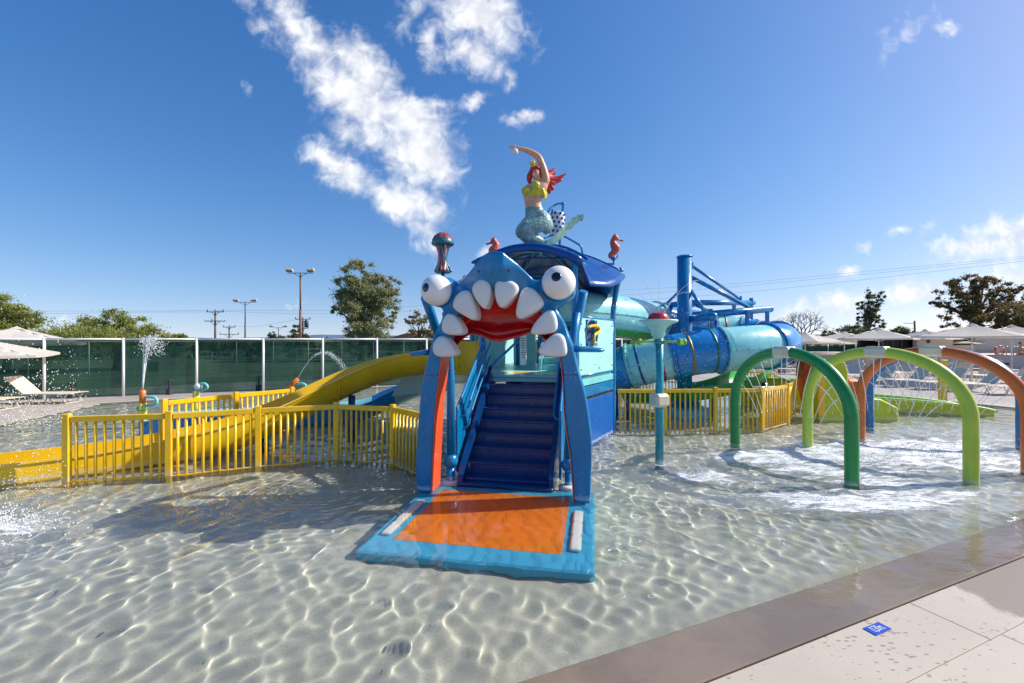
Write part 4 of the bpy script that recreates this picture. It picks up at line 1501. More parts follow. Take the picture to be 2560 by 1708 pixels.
def build_mermaid():
    YM = 10.42
    c = .00947
    base = Lc(0, 4.05, 4.36)
    root = thing('mermaid_statue', 'red haired mermaid statue kneeling on the canopy with one raised arm holding a white ball', 'statue', base)

    def M(rx, ry, dy=0.):
        return W(1220 + rx / 4.357, 340 + ry / 4.357, YM + dy)
    u = c / 4.357

    def slices(mb, rows, n=20):
        path = []; rg = []
        for ry, cx, hw, dep, dy in rows:
            p = M(cx, ry, dy)
            path.append(Matrix.Translation(p))
            rg.append([(hw * u * math.cos(t), dep * u * math.sin(t)) for t in [2 * pi * i / n for i in range(n)]])
        mb.sweep(path, rg)
    m = MB()
    slices(m, [(850, 512, 100, 75, 0), (800, 503, 96, 70, 0), (760, 494, 90, 62, -.01), (720, 488, 90, 60, -.01), (670, 490, 102, 66, -.01), (620, 505, 114, 72, 0), (570, 530, 118, 70, 0), (530, 550, 108, 62, .01), (502, 562, 84, 50, .02), (485, 562, 48, 40, .02)])
    variable_tube(m, [M(560, 505, .01), M(548, 480), M(535, 455, -.02)], [.085, .075, .075])
    hd = M(522, 418, -.03)
    m.sphere(hd, .105, 20, sc=(.92, 1.02, 1.28))
    m.sphere(M(514, 452, -.05), .06, 14, sc=(1, 1, .9))       # chin
    m.sphere(M(498, 425, -.135), .022, 10, sc=(.8, 1.2, 1.6))   # nose
    for bx, by in ((415, 600), (520, 540)):
        m.sphere(M(bx, by, -.10), .095, 18)
    variable_tube(m, [M(585, 540, .02), M(625, 490, .01), M(612, 400), M(580, 300), M(545, 228), M(470, 180, -.01), (M(400, 152, -.02)), M(358, 140, -.03), M(318, 128, -.03)], [.10, .105, .095, .085, .078, .07, .058, .045, .05])
    # the other arm goes down behind the back
    variable_tube(m, [M(450, 560, .06), M(410, 590, .12), M(420, 660, .20), M(480, 740, .22)], [.08, .075, .065, .05])
    # lips, brows
    for f, (x0, y0, x1, y1, x2, y2) in enumerate(((300, 118, 262, 110, 232, 126), (296, 126, 262, 124, 234, 144), (305, 112, 280, 102, 256, 112), (305, 138, 282, 142, 262, 158), (330, 140, 318, 165, 300, 185))):
        variable_tube(m, [M(x0, y0, -.03), M(x1, y1, -.05), M(x2, y2, -.06)], [.02, .017, .011], 8, 3)
    me = mesh_eval(m, [('REMESH', dict(mode='VOXEL', voxel_size=.0085)), ('SMOOTH', dict(factor=.5, iterations=4))], skin, 'body', WM[root.name].inverted())
    body = part('body', me, skin, root)
    for ex, ey in ((489, 402), (520, 398)):
        p = M(ex, ey, -.128)
        part('eye', MB().sphere(p, .021, 10, sc=(1, .5, .6)), eyewhite, body)
        part('iris', MB().sphere(p + Vector((-.004, -.008, 0)), .010, 8, sc=(1, .5, 1)), black, body)
        part('brow', MB().tube([p + Vector((-.026, -.012, .032)), p + Vector((.024, -.012, .037))], .008, 6), hair, body)
    part('lips', MB().tube([M(500, 446, -.135), M(508, 444, -.14), M(517, 446, -.133)], [.008, .015, .008], 8), red, body)
    # bathing top of shells
    m = MB()
    slices(m, [(668, 492, 108, 74, -.01), (650, 494, 112, 77, -.01), (610, 508, 121, 80, 0), (585, 524, 124, 78, 0)])
    for bx, by in ((412, 600), (520, 535)):
        m.sphere(M(bx, by, -.115), .105, 20, sc=(1, .95, .95))
    for k in range(5):
        variable_tube(m, [M(590 + 8 * k, 585, -.10 + .05 * k), M(606 + 6 * k, 640, -.10 + .05 * k), M(612 + 3 * k, 695, -.06 + .04 * k)], [.05, .04, .01], 8, 4)
    me = mesh_eval(m, [('REMESH', dict(mode='VOXEL', voxel_size=.011)), ('SMOOTH', dict(factor=.5, iterations=2))], shell, 'bathing_top', WM[root.name].inverted())
    part('bathing_top', me, shell, root)
    # hair
    m = MB()
    m.sphere(M(532, 402, .03), .128, 20, sc=(1.0, 1.0, 1.22))
    m.sphere(M(528, 352, -.04), .08, 16, sc=(1.25, 1.2, .7))
    variable_tube(m, [M(488, 345, -.06), M(468, 400, -.02), M(450, 460, .02), M(458, 540, .05)], [.05, .06, .07, .02])
    for pts, rs in (([(560, 380, .08), (630, 400, .12), (690, 385, .15), (728, 345, .16)], [.09, .07, .045, .012]),
                    ([(570, 400, .08), (650, 430, .12), (700, 420, .15), (745, 395, .16)], [.09, .07, .04, .012]),
                    ([(580, 420, .08), (670, 480, .13), (760, 465, .16), (858, 405, .18)], [.1, .10, .06, .01]),
                    ([(590, 440, .08), (680, 510, .13), (740, 500, .16), (810, 480, .18)], [.1, .09, .05, .015]),
                    ([(590, 450, .10), (660, 530, .13), (700, 570, .15), (720, 560, .18)], [.1, .09, .06, .02]),
                    ([(590, 470, .12), (650, 560, .14), (665, 610, .15), (655, 635, .16)], [.1, .08, .05, .01])):
        variable_tube(m, [M(*p) for p in pts], rs)
    me = mesh_eval(m, [('REMESH', dict(mode='VOXEL', voxel_size=.012)), ('SMOOTH', dict(factor=.5, iterations=1))], hair, 'hair', WM[root.name].inverted())
    part('hair', me, hair, root)
    m = MB()
    for k in range(9):
        t = -1.0 + 2.0 * k / 8
        b0 = M(497 + 26 * t, 322 - 8 * t, -.10 + .09 * t * t)
        tip = M(487 + 40 * t, 256 + 12 * abs(t), -.14 + .09 * t * t)
        m.tube([b0, b0 + (tip - b0) * .35, tip], [.020, .013, .003], 6)
    m.tube([M(465, 335, -.03), M(480, 330, -.09), M(500, 324, -.11), M(525, 316, -.07)], .017, 8)
    part('crown', m, gold, root)
    part('ball', MB().sphere(M(295, 172, -.12), 34 * u, 24), pearl_m, root)
    # tail: hips, folded knees, shank, fluke
    m = MB()
    slices(m, [(915, 530, 128, 90, .02), (860, 522, 116, 84, .01), (810, 506, 104, 78, 0), (788, 503, 99, 73, 0)])
    variable_tube(m, [M(560, 880, .03), M(600, 940, -.02), M(520, 975, -.10), M(420, 1015, -.16), M(375, 1050, -.14)], [.21, .205, .19, .185, .15], 18)
    variable_tube(m, [M(520, 880, .05), M(430, 960, 0.), M(360, 1040, -.04), M(380, 1080, 0.)], [.19, .16, .14, .13], 18)
    variable_tube(m, [M(610, 910, .06), M(655, 985, .06), M(600, 1045, .05)], [.18, .12, .10], 16)
    variable_tube(m, [M(385, 1065, -.10), M(460, 1115, -.06), M(540, 1135, .0), M(600, 1160, .08), M(650, 1172, .14)], [.15, .165, .13, .08, .045], 18)
    me = mesh_eval(m, [('REMESH', dict(mode='VOXEL', voxel_size=.012)), ('SMOOTH', dict(factor=.5, iterations=6))], MATS['scales'], 'tail', WM[root.name].inverted())
    part('tail', me, MATS['scales'], root)
    m = MB()
    P = catmull([M(640, 1172, .12), M(700, 1150, .16), M(780, 1085, .22), M(850, 1020, .30), (M(920, 950, .36)), M(980, 905, .40), M(1045, 885, .42)], 5)
    n = len(P)
    vs = []
    for i, p in enumerate(P):
        t = i / (n - 1)
        w_ = .035 + .055 * math.sin(pi * min(1, t * 1.1)) + .02 * math.sin(t * 40) * t
        vs += [p + Vector((-.3 * w_, -.2, w_)) * 1, p + Vector((0, 0, 0)), p + Vector((.3 * w_, .2, -w_ * .8))]
    fs = []
    for i in range(n - 1):
        for j in range(2):
            fs.append((i * 3 + j, i * 3 + j + 1, (i + 1) * 3 + j + 1, (i + 1) * 3 + j))
    m.add(vs, fs, 0, True)
    me = mesh_eval(m, [('SOLIDIFY', dict(thickness=.03, offset=0)), ('SUBSURF', dict(levels=1))], fin_m, 'tail_fin', WM[root.name].inverted())
    part('tail_fin', me, fin_m, root)
    part('pedestal', MB().lathe(base, [(.26, -.06), (.26, .02), (.20, .06), (.15, .10)], 24), aqua, root)
    return root


build_mermaid()


def build_bucket():
    YB = 11.4

    def M(rx, ry, dy=0.):
        return W(1220 + rx / 4.357, 340 + ry / 4.357, YB + dy)
    root = thing('tipping_bucket', 'white tipping bucket with dark blue dots hung in a blue frame behind the mermaid', 'bucket', M(780, 1190))
    c = M(752, 965)
    tilt = Matrix.Rotation(R(8), 4, 'Y')
    bk = part('bucket', MB().lathe(c, [(.155, -.30), (.17, -.28), (.185, 0), (.185, .27), (.165, .30), (.12, .31)], 28, M=tilt), bucketwhite, root)
    random.seed(3)
    m = MB()
    k = 0
    for row in range(5):
        for q in range(9):
            th = 2 * pi * (q + .5 * (row % 2)) / 9
            z = -.21 + .115 * row
            r = .176 + .012 * (row / 4)
            M3 = tilt @ (Matrix.Rotation(th, 4, 'Z') @ Matrix.Translation((r, 0, z)) @ Matrix.Rotation(R(90), 4, 'Y'))
            part('dot', MB().lathe(c, [(.036, -.004), (.036, .012), (.03, .016)], 14, M=M3), dotblue, bk)
    pts = lambda L_: [M(x, y, d) for x, y, d in L_]
    for L_, r in (([(650, 835, -.1), (680, 790, -.05), (710, 765, 0), (760, 740, .02), (800, 737, .02)], .026), ([(822, 740, .02), (805, 900, .02), (792, 1000, .02), (785, 1080, .02), (780, 1200, .02)], .033),
                  ([(600, 1120, -.3), (690, 1090, -.15), (770, 1068, .0)], .028), ([(815, 1085, .02), (900, 1130, .04), (960, 1165, .05), (1005, 1195, .05), (1022, 1235, .05), (1030, 1285, .05)], .028), ([(700, 800, -.02), (700, 850, -.02)], .025)):
        part('frame_tube', MB().tube(catmull(pts(L_), 5), r, 12), blue_tube, root)
    part('pivot', MB().sphere(M(818, 742, .02), .055, 14), blue_tube, root)
    return root


build_bucket()


def build_seahorse(label, p, scale, flip, arm):
    root = thing('seahorse_statue', label, 'statue', p, 0, 'red seahorse statues')
    u = .00244 * scale

    def S(x, y, d=0.):
        return Vector(p) + Vector(((x - 2095) * u * flip, d, (262 - y) * u))
    m = MB()
    variable_tube(m, [S(2092, 62), S(2112, 58), S(2135, 68)], [.055, .07, .045])
    variable_tube(m, [S(2130, 70), S(2160, 82), S(2190, 88)], [.035, .022, .026], 10)
    variable_tube(m, [S(2100, 65), S(2090, 100), S(2105, 140), S(2118, 160), S(2100, 195), S(2066, 222), S(2062, 242), S(2085, 256), S(2118, 254), S(2136, 236), S(2132, 215)], [.055, .072, .095, .10, .08, .055, .045, .035, .026, .018, .01])
    for x, y in ((2098, 22), (2114, 16), (2128, 28), (2080, 45)):
        m.tube([S(2108, 50), S(x, y)], [.03, .014], 8)
    for k in range(7):
        y = 75 + 24 * k
        x = 2070 - 10 * math.sin(k * .9) - (0 if k < 4 else -2 * (k - 4))
        m.tube([S(x + 30, y), S(x - 4, y - 6)], [.04, .014], 6)
    m.add([S(2075, 130, -.02), S(2052, 120, -.05), S(2046, 165, -.05), S(2072, 170, -.02)], [(0, 1, 2, 3)], 0)
    me = mesh_eval(m, [('REMESH', dict(mode='VOXEL', voxel_size=.011)), ('SMOOTH', dict(factor=.5, iterations=2))], coral, 'body', WM[root.name].inverted())
    b = part('body', me, coral, root)
    part('eye', MB().sphere(S(2118, 60, -.062), .012, 8), black, b)
    part('mount', MB().lathe(p, [(.06, -.03), (.06, .03), (.045, .05)], 14), blue_tube, root)
    if arm:
        part('arm', MB().tube([Vector(q) for q in arm], .03, 8), blue_tube, root)


pr = W(*r1(2092, 262), 10.5)
build_seahorse('red seahorse statue with its snout pointing right on a bracket off the canopy edge', pr, 1.0, 1, [pr + Vector((0, 0, -.02)), pr + Vector((0, 0, -.13)), pr + Vector((-.14, 0, -.13)), pr + Vector((-.33, -.02, -.12)), pr + Vector((-.38, -.02, -.2))])
p_ = W(*r1(935, 290), 8.9)
build_seahorse('red seahorse statue peeking over the monster head with its snout pointing left', p_, .83, -1, [p_ + Vector((0, 0, 0)), p_ + Vector((0, 0, -.10)), p_ + Vector((.1, .2, -.12))])


def build_jelly():
    Y = 8.4
    c = W(1107, 607, Y)
    root = thing('jellyfish_statue', 'striped red and teal jellyfish statue on a pole above the left eye', 'statue', W(1107, 690, Y))
    u = Y / FPX
    R0 = 28.5 * u
    prof = [(.02, 25 * u), (R0 * .40, 23 * u), (R0 * .72, 16 * u), (R0 * .92, 6 * u), (R0, -1 * u), (R0 * .97, -5 * u), (R0 * .8, -8 * u), (R0 * .5, -7 * u)]
    b = part('bell', MB().lathe(c, prof, 32), jelly_teal, root)
    for k in range(12):
        a = 2 * pi * k / 12
        pts = [Vector((math.cos(a) * r, math.sin(a) * r, z + .004)) + c for r, z in prof[:5]]
        pts2 = [Vector((math.cos(a + .22) * r, math.sin(a + .22) * r, z + .004)) + c for r, z in prof[:4]]
        m = MB()
        vs = []
        for (r, z) in [(.03, 25.3 * u), (R0 * .41, 23.4 * u), (R0 * .73, 16.3 * u), (R0 * .93, 6 * u)]:
            for q in (-.16, .0, .16):
                vs.append(c + Vector((math.cos(a + q) * r * 1.015, math.sin(a + q) * r * 1.015, z + .002)))
        m.add(vs, [(i * 3 + j, i * 3 + j + 1, i * 3 + j + 4, i * 3 + j + 3) for i in range(3) for j in range(2)], 0, True)
        part('red_stripe', m, jelly_red, b)
    for k in range(16):
        a = 2 * pi * k / 16
        pts = []
        for t in (0, .15, .35, .55, .75, .9, 1.0):
            r = R0 * (.50 - .22 * math.sin(pi * min(1, t * 1.05)) + .18 * max(0, t - .7) / .3) * (1 + .08 * math.sin(9 * t + k))
            pts.append(c + Vector((math.cos(a + .35 * math.sin(3 * t + k)) * r, math.sin(a + .35 * math.sin(3 * t + k)) * r, -6 * u - t * 67 * u)))
        part('tentacle', MB().tube(catmull(pts, 3), .028, 8), (jelly_teal, jelly_pale, jelly_red)[k % 3], root)
    part('skirt', MB().lathe(c + Vector((0, 0, -73 * u)), [(R0 * .3, 8 * u), (R0 * .5, 3 * u), (R0 * .72, -1 * u), (R0 * .6, -3 * u), (R0 * .2, -3 * u)], 20), jelly_teal, root)
    q = c + Vector((0, 0, -75 * u))
    part('pole', MB().tube([q + Vector((0, 0, .02)), q + Vector((0, 0, -.5)), q + Vector((.35, .3, -.62)), Lc(-.92, 2.02, 2.9)], .035, 12), blue_tube, root)


build_jelly()


# ------------------------------------------------------------------ yellow fences
def build_fence(name, label, pts, nb, group='yellow baluster fences in the pool', zt=1.0, first_post=True, last_post=True):
    root = thing(name, label, 'fence', (pts[0][0], pts[0][1], 0), 0, group)
    post = MB().box((0, 0, .365), (.092, .085, 1.37), bev=.008).mesh('post', yellow)
    bal = MB().tube([(0, 0, -.22), (0, 0, .94)], .0215, 12).mesh('baluster', yellow)
    for i, (x, y) in enumerate(pts):
        if (i == 0 and not first_post) or (i == len(pts) - 1 and not last_post):
            continue
        dx, dy = (pts[min(i + 1, len(pts) - 1)][0] - pts[max(0, i - 1)][0], pts[min(i + 1, len(pts) - 1)][1] - pts[max(0, i - 1)][1])
        recv(inst('post', post, root, (x, y, 0), math.atan2(dy, dx)))
    for i in range(len(pts) - 1):
        p = Vector((pts[i][0], pts[i][1], 0)); q = Vector((pts[i + 1][0], pts[i + 1][1], 0))
        d = (q - p); L_ = d.length; d.normalize(); a = math.atan2(d.y, d.x)
        c = (p + q) / 2
        part('top_rail', MB().box((c.x, c.y, zt - .035), (L_ - .12, .06, .088), a, bev=.006), yellow, root)
        recv(part('bottom_rail', MB().box((c.x, c.y, -.005), (L_ - .09, .045, .04), a, bev=.005), yellow, root))
        n = nb[i] if isinstance(nb, (list, tuple)) else nb
        for k in range(n):
            t = (k + 1) / (n + 1)
            r = p + (q - p) * t
            recv(inst('baluster', bal, root, (r.x, r.y, 0), 0))


build_fence('pool_fence', 'yellow baluster fence in the water in front of the yellow slide', [(-6.86, 6.78), (-5.5, 7.055), (-4.375, 7.59), (-3.21, 8.04), (-2.1, 7.756), (-1.38, 7.02)], [10, 10, 10, 10, 8])
build_fence('pool_fence', 'yellow baluster fence behind the yellow slide ending near the orange nozzle', [(-6.70, 8.48), (-6.02, 9.6), (-5.3, 10.6)], 10)
build_fence('pool_fence', 'yellow baluster fence below the tube slide bending round towards the lime walls', [(2.45, 10.45), (3.65, 10.5), (4.87, 10.53), (6.04, 10.63), (7.2, 11.5), (7.87, 12.3), (9.05, 15.2)], [9, 9, 9, 10, 9, 18], first_post=False)
build_fence('pool_fence', 'far yellow baluster fence between the tube slide mast and the tower', [(2.9, 15.6), (4.4, 15.9), (6.4, 16.0)], [12, 16])
build_fence('pool_fence', 'short yellow baluster fence just left of the right end of the tube slide', [(8.55, 16.6), (9.55, 16.3)], [9])


# ------------------------------------------------------------------ open slides
def uslide(path, Ws, Ds, ps, th=.022, n=16, lip=.05, i0=0, i1=None):
    """half pipe hanging from its near rim; path goes downhill, the trough lies on its right hand side"""
    P = path
    out = []
    for i in range(len(P)):
        a = P[max(0, i - 1)]; b = P[min(len(P) - 1, i + 1)]
        t = Vector((b.x - a.x, b.y - a.y, 0)).normalized()
        lat = Vector((t.y, -t.x, 0))
        ring = []
        W_, D, p = Ws[i], Ds[i], ps[i]
        prof = []
        for k in range(n + 1):
            q = pi * k / n
            prof.append((W_ / 2 * (1 - math.copysign(abs(math.cos(q)) ** p, math.cos(q))), -D * abs(math.sin(q)) ** p))
        outer = [(-lip, 0), (-lip, -.03), (-th, -.03)] + [((x - W_ / 2) * (1 + 2 * th / W_) + W_ / 2, y - th) for x, y in prof[1:-1]] + [(W_ + th, -.03), (W_ + lip, -.03), (W_ + lip, 0)]
        inner = list(reversed([(x, y) for x, y in prof]))
        loop = outer + inner
        out.append([P[i] + lat * x + Vector((0, 0, y)) for x, y in loop])
    return out


def uslide_mesh(rows, a, b):
    k = len(rows[0]); m = MB()
    vs = [p for r in rows[a:b + 1] for p in r]
    fs = [(i * k + j, i * k + (j + 1) % k, (i + 1) * k + (j + 1) % k, (i + 1) * k + j) for i in range(b - a) for j in range(k)]
    m.add(vs, fs, 0, True)
    m.add(rows[a], [tuple(range(k))]); m.add(rows[b], [tuple(reversed(range(k)))])
    return m


def sharp(o, ang=35):
    me = o.data
    try:
        me.set_sharp_from_angle(angle=R(ang))
    except Exception:
        pass
    return o


def build_yellow_slide():
    root = thing('yellow_slide', 'long curved yellow open slide running left from the tower into the water', 'slide', (-4.6, 8.9, 0))
    key = [(-.95, 9.75, 1.98, .95, .50, .95), (-1.9, 9.95, 1.93, .95, .52, .95), (-2.6, 9.9, 1.82, .95, .54, .95), (-3.3, 9.6, 1.56, .95, .55, .95), (-3.95, 9.2, 1.22, .95, .56, .92), (-4.6, 8.75, .87, .95, .57, .88), (-5.3, 8.25, .60, .95, .58, .75),
           (-6.1, 7.75, .43, .95, .50, .55), (-6.9, 7.2, .33, .95, .44, .35), (-7.7, 6.65, .31, .95, .42, .28), (-8.6, 6.05, .31, .95, .42, .25), (-9.6, 5.35, .31, .95, .42, .25)]
    P = catmull([k[:3] for k in key], 5)
    A = catmull([k[3:] for k in key], 5)
    # the trough must lie away from the viewer: walk the path so that its right hand side is the far side
    rows = uslide(P, [a.x for a in A], [a.y for a in A], [max(.2, a.z) for a in A])
    cuts = [0, 18, 33, len(P) - 1]
    for a, b in zip(cuts, cuts[1:]):
        s = sharp(recv(part('slide_section', uslide_mesh(rows, a, b), yellow_slide_m, root)))
    for c_ in cuts[1:-1]:
        k = len(rows[0])
        r = rows[c_]
        cen = sum(r, Vector()) / k
        t = (P[c_ + 1] - P[c_ - 1]).normalized()
        out_ = r[2:3 + 16]
        m = MB()
        vs = []
        for p in out_:
            o = (p - cen); o.z *= 1.0
            e = (p - Vector((cen.x, cen.y, r[0].z))).normalized() * .055
            vs += [p - t * .022, p + e - t * .022, p + e + t * .022, p + t * .022]
        fs = []
        for i in range(len(out_) - 1):
            for j in range(3):
                fs.append((i * 4 + j, i * 4 + j + 1, i * 4 + j + 5, i * 4 + j + 4))
        m.add(vs, fs)
        fl_ = recv(part('joint_flange', m, yellow_slide_m, root))
        m = MB()
        for i in range(2, len(out_) - 1, 3):
            e = (out_[i] - Vector((cen.x, cen.y, r[0].z))).normalized()
            m.sphere(out_[i] + e * .03 - t * .025, .014, 8)
            m.sphere(out_[i] + e * .03 + t * .025, .014, 8)
        part('bolt_head', m, bolt, fl_, kind='stuff')
    # supports
    for (x, y, z, c_) in ((-3.55, 9.75, .95, 18), (-5.0, 8.9, .30, 30)):
        recv(part('support_post', MB().tube([(x, y, -.35), (x, y, z)], .075, 16), navy, root))
        pass
    # yellow end box at the tower
    m = MB().box((-.98, 9.62, 1.79), (.50, .03, .72), R(20), bev=.006)
    bx = part('end_panel', m, yellow_slide_m, root)
    part('panel_bolts', MB().sphere((-1.14, 9.54, 2.0), .014, 8).sphere((-1.14, 9.54, 1.8), .014, 8).sphere((-1.14, 9.54, 1.6), .014, 8), bolt, bx, kind='stuff')
    part('end_panel', MB().box((-.72, 9.70, 1.81), (.06, .05, .78), R(20), bev=.01), yellow_slide_m, root)


build_yellow_slide()


def build_blue_slide():
    root = thing('blue_slide', 'low blue and pale aqua slide trough behind the yellow slide', 'slide', (-5.6, 11, 0))
    key = [(-1.7, 11.75, 1.25, 1.3, .45, .9), (-2.5, 11.7, 1.12, 1.3, .5, .9), (-3.25, 11.6, .80, 1.3, .5, .8), (-3.9, 11.45, .50, 1.3, .46, .5), (-4.8, 11.25, .40, 1.3, .42, .3), (-6.2, 10.9, .36, 1.3, .42, .25), (-7.6, 10.5, .33, 1.3, .42, .25), (-8.6, 10.15, .30, 1.3, .42, .25)]
    P = catmull([k[:3] for k in key], 5); A = catmull([k[3:] for k in key], 5)
    rows = uslide(P, [a.x for a in A], [a.y for a in A], [max(.2, a.z) for a in A])
    n = len(P) - 1
    for a, b, m in ((0, 9, palewhiteblue), (9, 14, slideblue), (14, 25, slideblue), (25, n, slideblue)):
        sharp(recv(part('slide_section', uslide_mesh(rows, a, b), m, root)))
    # aqua lining
    rows2 = uslide([p + Vector((0, 0, .004)) for p in P], [a.x - .05 for a in A], [a.y - .03 for a in A], [max(.2, a.z) for a in A], th=.004, lip=.01)
    recv(part('aqua_lining', uslide_mesh([[q + (P[i] - P[i]) + Vector((0, .025, 0)) for q in r] for i, r in enumerate(rows2)], 14, n), slideaqua, root))
    m = MB().prism([(-3.0, .78), (-2.75, 1.22), (-1.9, 1.35), (-1.6, .9)], lambda x, y, t: Vector((x, t + .08 * x, y)), 11.2, 11.24)
    part('entry_hood', m, palewhiteblue, root)
    recv(part('end_fin', MB().prism([(-8.55, -.1), (-8.55, .05), (-8.2, .42), (-7.5, .50), (-7.5, -.1)], lambda x, y, t: Vector((x, t, y)), 10.10, 10.14), slideblue, root))


build_blue_slide()


# ------------------------------------------------------------------ tube slide with its mast
def build_tube_slide():
    root = thing('tube_slide', 'enclosed blue and aqua tube slide coiling round a tall blue mast', 'slide', (5.0, 12.75, 0))
    key = [(.9, 11.2, 2.95), (1.7, 11.6, 2.9), (2.9, 12.4, 2.85), (4.0, 13.2, 2.74), (5.3, 13.9, 2.6), (6.5, 14.15, 2.42), (7.4, 13.9, 2.25), (7.85, 13.1, 2.10), (7.25, 12.25, 2.02), (6.1, 11.85, 1.95), (5.0, 11.8, 1.85), (3.9, 12.0, 1.62), (3.0, 12.4, 1.35), (2.2, 13.1, 1.05), (1.6, 14.0, .8)]
    rad = .57
    K = 8
    P = catmull(key, K)
    fr = frames(P)
    n = 32
    # keep each section frame's first axis horizontal so that the seams run along the sides
    F2 = []
    for i, M in enumerate(fr):
        t = Vector((M[0][2], M[1][2], M[2][2]))
        x = t.cross(Vector((0, 0, 1))).normalized(); y = x.cross(t)
        N_ = Matrix((x, y, t)).transposed().to_4x4(); N_.translation = P[i]
        F2.append(N_)

    def section(a, b, m, a0=0., a1=2 * pi, r=rad):
        mb = MB()
        ang = [a0 + (a1 - a0) * k / n for k in range(n + 1)]
        full = abs(a1 - a0 - 2 * pi) < 1e-6
        if full:
            ang = ang[:-1]
        rg = [[(r * math.cos(u), r * math.sin(u)) for u in ang]] * (b - a + 1)
        mb.sweep(F2[a:b + 1], rg, cap=False, closed_ring=full)
        me = mesh_eval(mb, [('SOLIDIFY', dict(thickness=.025, offset=-1))], m, 'tube_section', WM[root.name].inverted())
        return part('tube_section', me, m, root)
    last = len(P) - 1
    secs = [(0, 26, 'aqua'), (26, 38, 'blue'), (38, 46, 'aqua'), (46, 56, 'blue'), (56, 66, 'blue'), (66, 76, 'aqua'), (76, 85, 'blue'), (85, 93, 'aqua'), (93, 104, 'blue'), (104, last, 'aqua')]
    for a, b, c_ in secs:
        m = slideblue if c_ == 'blue' else slideaqua
        if a == 0:
            s = section(a, b, slideaqua, -.75, pi + .75)
            section(a, b, slidegreen, pi + .75, 2 * pi - .75)
        elif a == 26:
            s = section(a, b, slideblue, -.75, pi + .75)
            section(a, b, slidegreen, pi + .75, 2 * pi - .75)
        else:
            s = section(a, b, m)
        # seams
        for sg in (1, -1):
            q = [F2[i] @ Vector((sg * (rad + .012), 0, 0)) for i in range(a, b + 1)]
            mb = MB()
            vs = []
            for i in range(a, b + 1):
                for dx, dy in ((0, -.012), (.05, -.012), (.05, .012), (0, .012)):
                    vs.append(F2[i] @ Vector((sg * (rad - .005 + dx), dy, 0)))
            k = b - a
            mb.add(vs, [(i * 4 + j, i * 4 + (j + 1) % 4, (i + 1) * 4 + (j + 1) % 4, (i + 1) * 4 + j) for i in range(k) for j in range(4)])
            for i in range(a + 1, b, 2):
                for s2 in (-1, 1):
                    mb.sphere(F2[i] @ Vector((sg * (rad + .028), s2 * .014, 0)), .016, 6, 1)
            part('seam', mb, [m, bolt], s)
        for j in ((b,) if b < last else ()):
            mb = MB()
            for dz in (-1, 1):
                M = F2[j]
                mb.lathe((0, 0, 0), [(rad - .02, dz * .004), (rad + .085, dz * .004), (rad + .085, dz * .03), (rad + .01, dz * .034)], 40, 0, M=M, cap=False, smooth=False)
                for q in range(20):
                    u = 2 * pi * q / 20
                    mb.sphere(M @ Vector(((rad + .052) * math.cos(u), (rad + .052) * math.sin(u), dz * .036)), .018, 6, 1)
            part('joint_flange', mb, [m, bolt], s)
    # coloured bands
    for j, m in ((36, stripe_o), (41, stripe_r), (48, stripe_o), (51, stripe_g), (78, stripe_g), (82, stripe_o), (87, stripe_r), (91, stripe_b)):
        mb = MB().lathe((0, 0, 0), [(rad + .02, -.03), (rad + .031, -.03), (rad + .031, .03), (rad + .02, .03)], 40, M=F2[j], cap=False)
        part('colour_band', mb, m, root)
    # mast
    mx, my = 5.0, 12.75
    ms = recv(part('mast', MB().lathe((mx, my, 0), [(.205, .1), (.205, 4.57)], 32), blue_tube, root))
    part('mast_cap', MB().lathe((mx, my, 4.57), [(.225, 0), (.225, .03), (.18, .05)], 32), blue_tube, ms)
    recv(part('mast_base', MB().lathe((mx, my, 0), [(.66, -.36), (.66, .20), (.62, .235), (.3, .25)], 48), padblue, root))
    for k in range(6):
        a = 2 * pi * k / 6 + .3
        M = Matrix.Translation((mx, my, 0)) @ Matrix.Rotation(a, 4, 'Z')
        recv(part('base_gusset', MB().prism([(.19, .24), (.48, .24), (.48, .28), (.23, .75), (.19, .75)], lambda x, y, t: M @ Vector((x, t, y)), -.012, .012), blue_tube, root))

    def beam(p, q, r, cap=True):
        m = MB().tube([p, q], r, 14)
        m.sphere(q, r, 12)
        return part('beam', m, blue_tube, root)
    beam(W(1728, 757, 13.0), W(1883, 757, 14.3), .085)
    beam(W(1730, 789, 12.9), W(1925, 773, 12.9), .10)
    beam(W(1724, 798, 12.7), W(1783, 791, 11.7), .11)
    beam(W(1700, 760, 12.9), W(1655, 765, 13.9), .08)
    for p, q, r in (((1728, 664, 12.8), (1848, 746, 13.9), .045), ((1725, 692, 12.75), (1872, 768, 12.95), .06), ((1726, 702, 12.8), (1664, 762, 13.9), .045), ((1722, 718, 12.7), (1762, 780, 12.2), .05), ((1730, 760, 13), (1775, 778, 13.6), .04)):
        part('brace', MB().tube([W(*p), W(*q)], r, 10), blue_tube, root)
        part('brace_bracket', MB().box(W(*q), (.16, .06, .14), bev=.01), blue_tube, root)
        part('brace_bracket', MB().box(W(*p), (.12, .06, .2), bev=.01), blue_tube, root)
    # hangers from the beams to the tube
    for (px, y0, y1, Y) in ((1780, 792, 828, 11.75), (1868, 776, 812, 12.8), (1878, 745, 800, 14.2), (1918, 778, 806, 12.7), (1835, 758, 775, 14.0)):
        part('hanger', MB().box(W(px, (y0 + y1) / 2, Y), (.09, .09, (y1 - y0) * Y / FPX), bev=.01), blue_tube, root)
        part('hanger_plate', MB().box(W(px, y1, Y), (.42, .12, .05), bev=.01), blue_tube, root)
    # second green chute and its truss under the coil
    key = [(8.6, 14.6, 1.35), (7.9, 13.6, 1.25), (6.8, 12.7, 1.05), (5.8, 12.35, .92), (4.9, 12.45, .80), (4.2, 13.3, .65), (3.6, 14.4, .5)]
    P2 = catmull(key, 5)
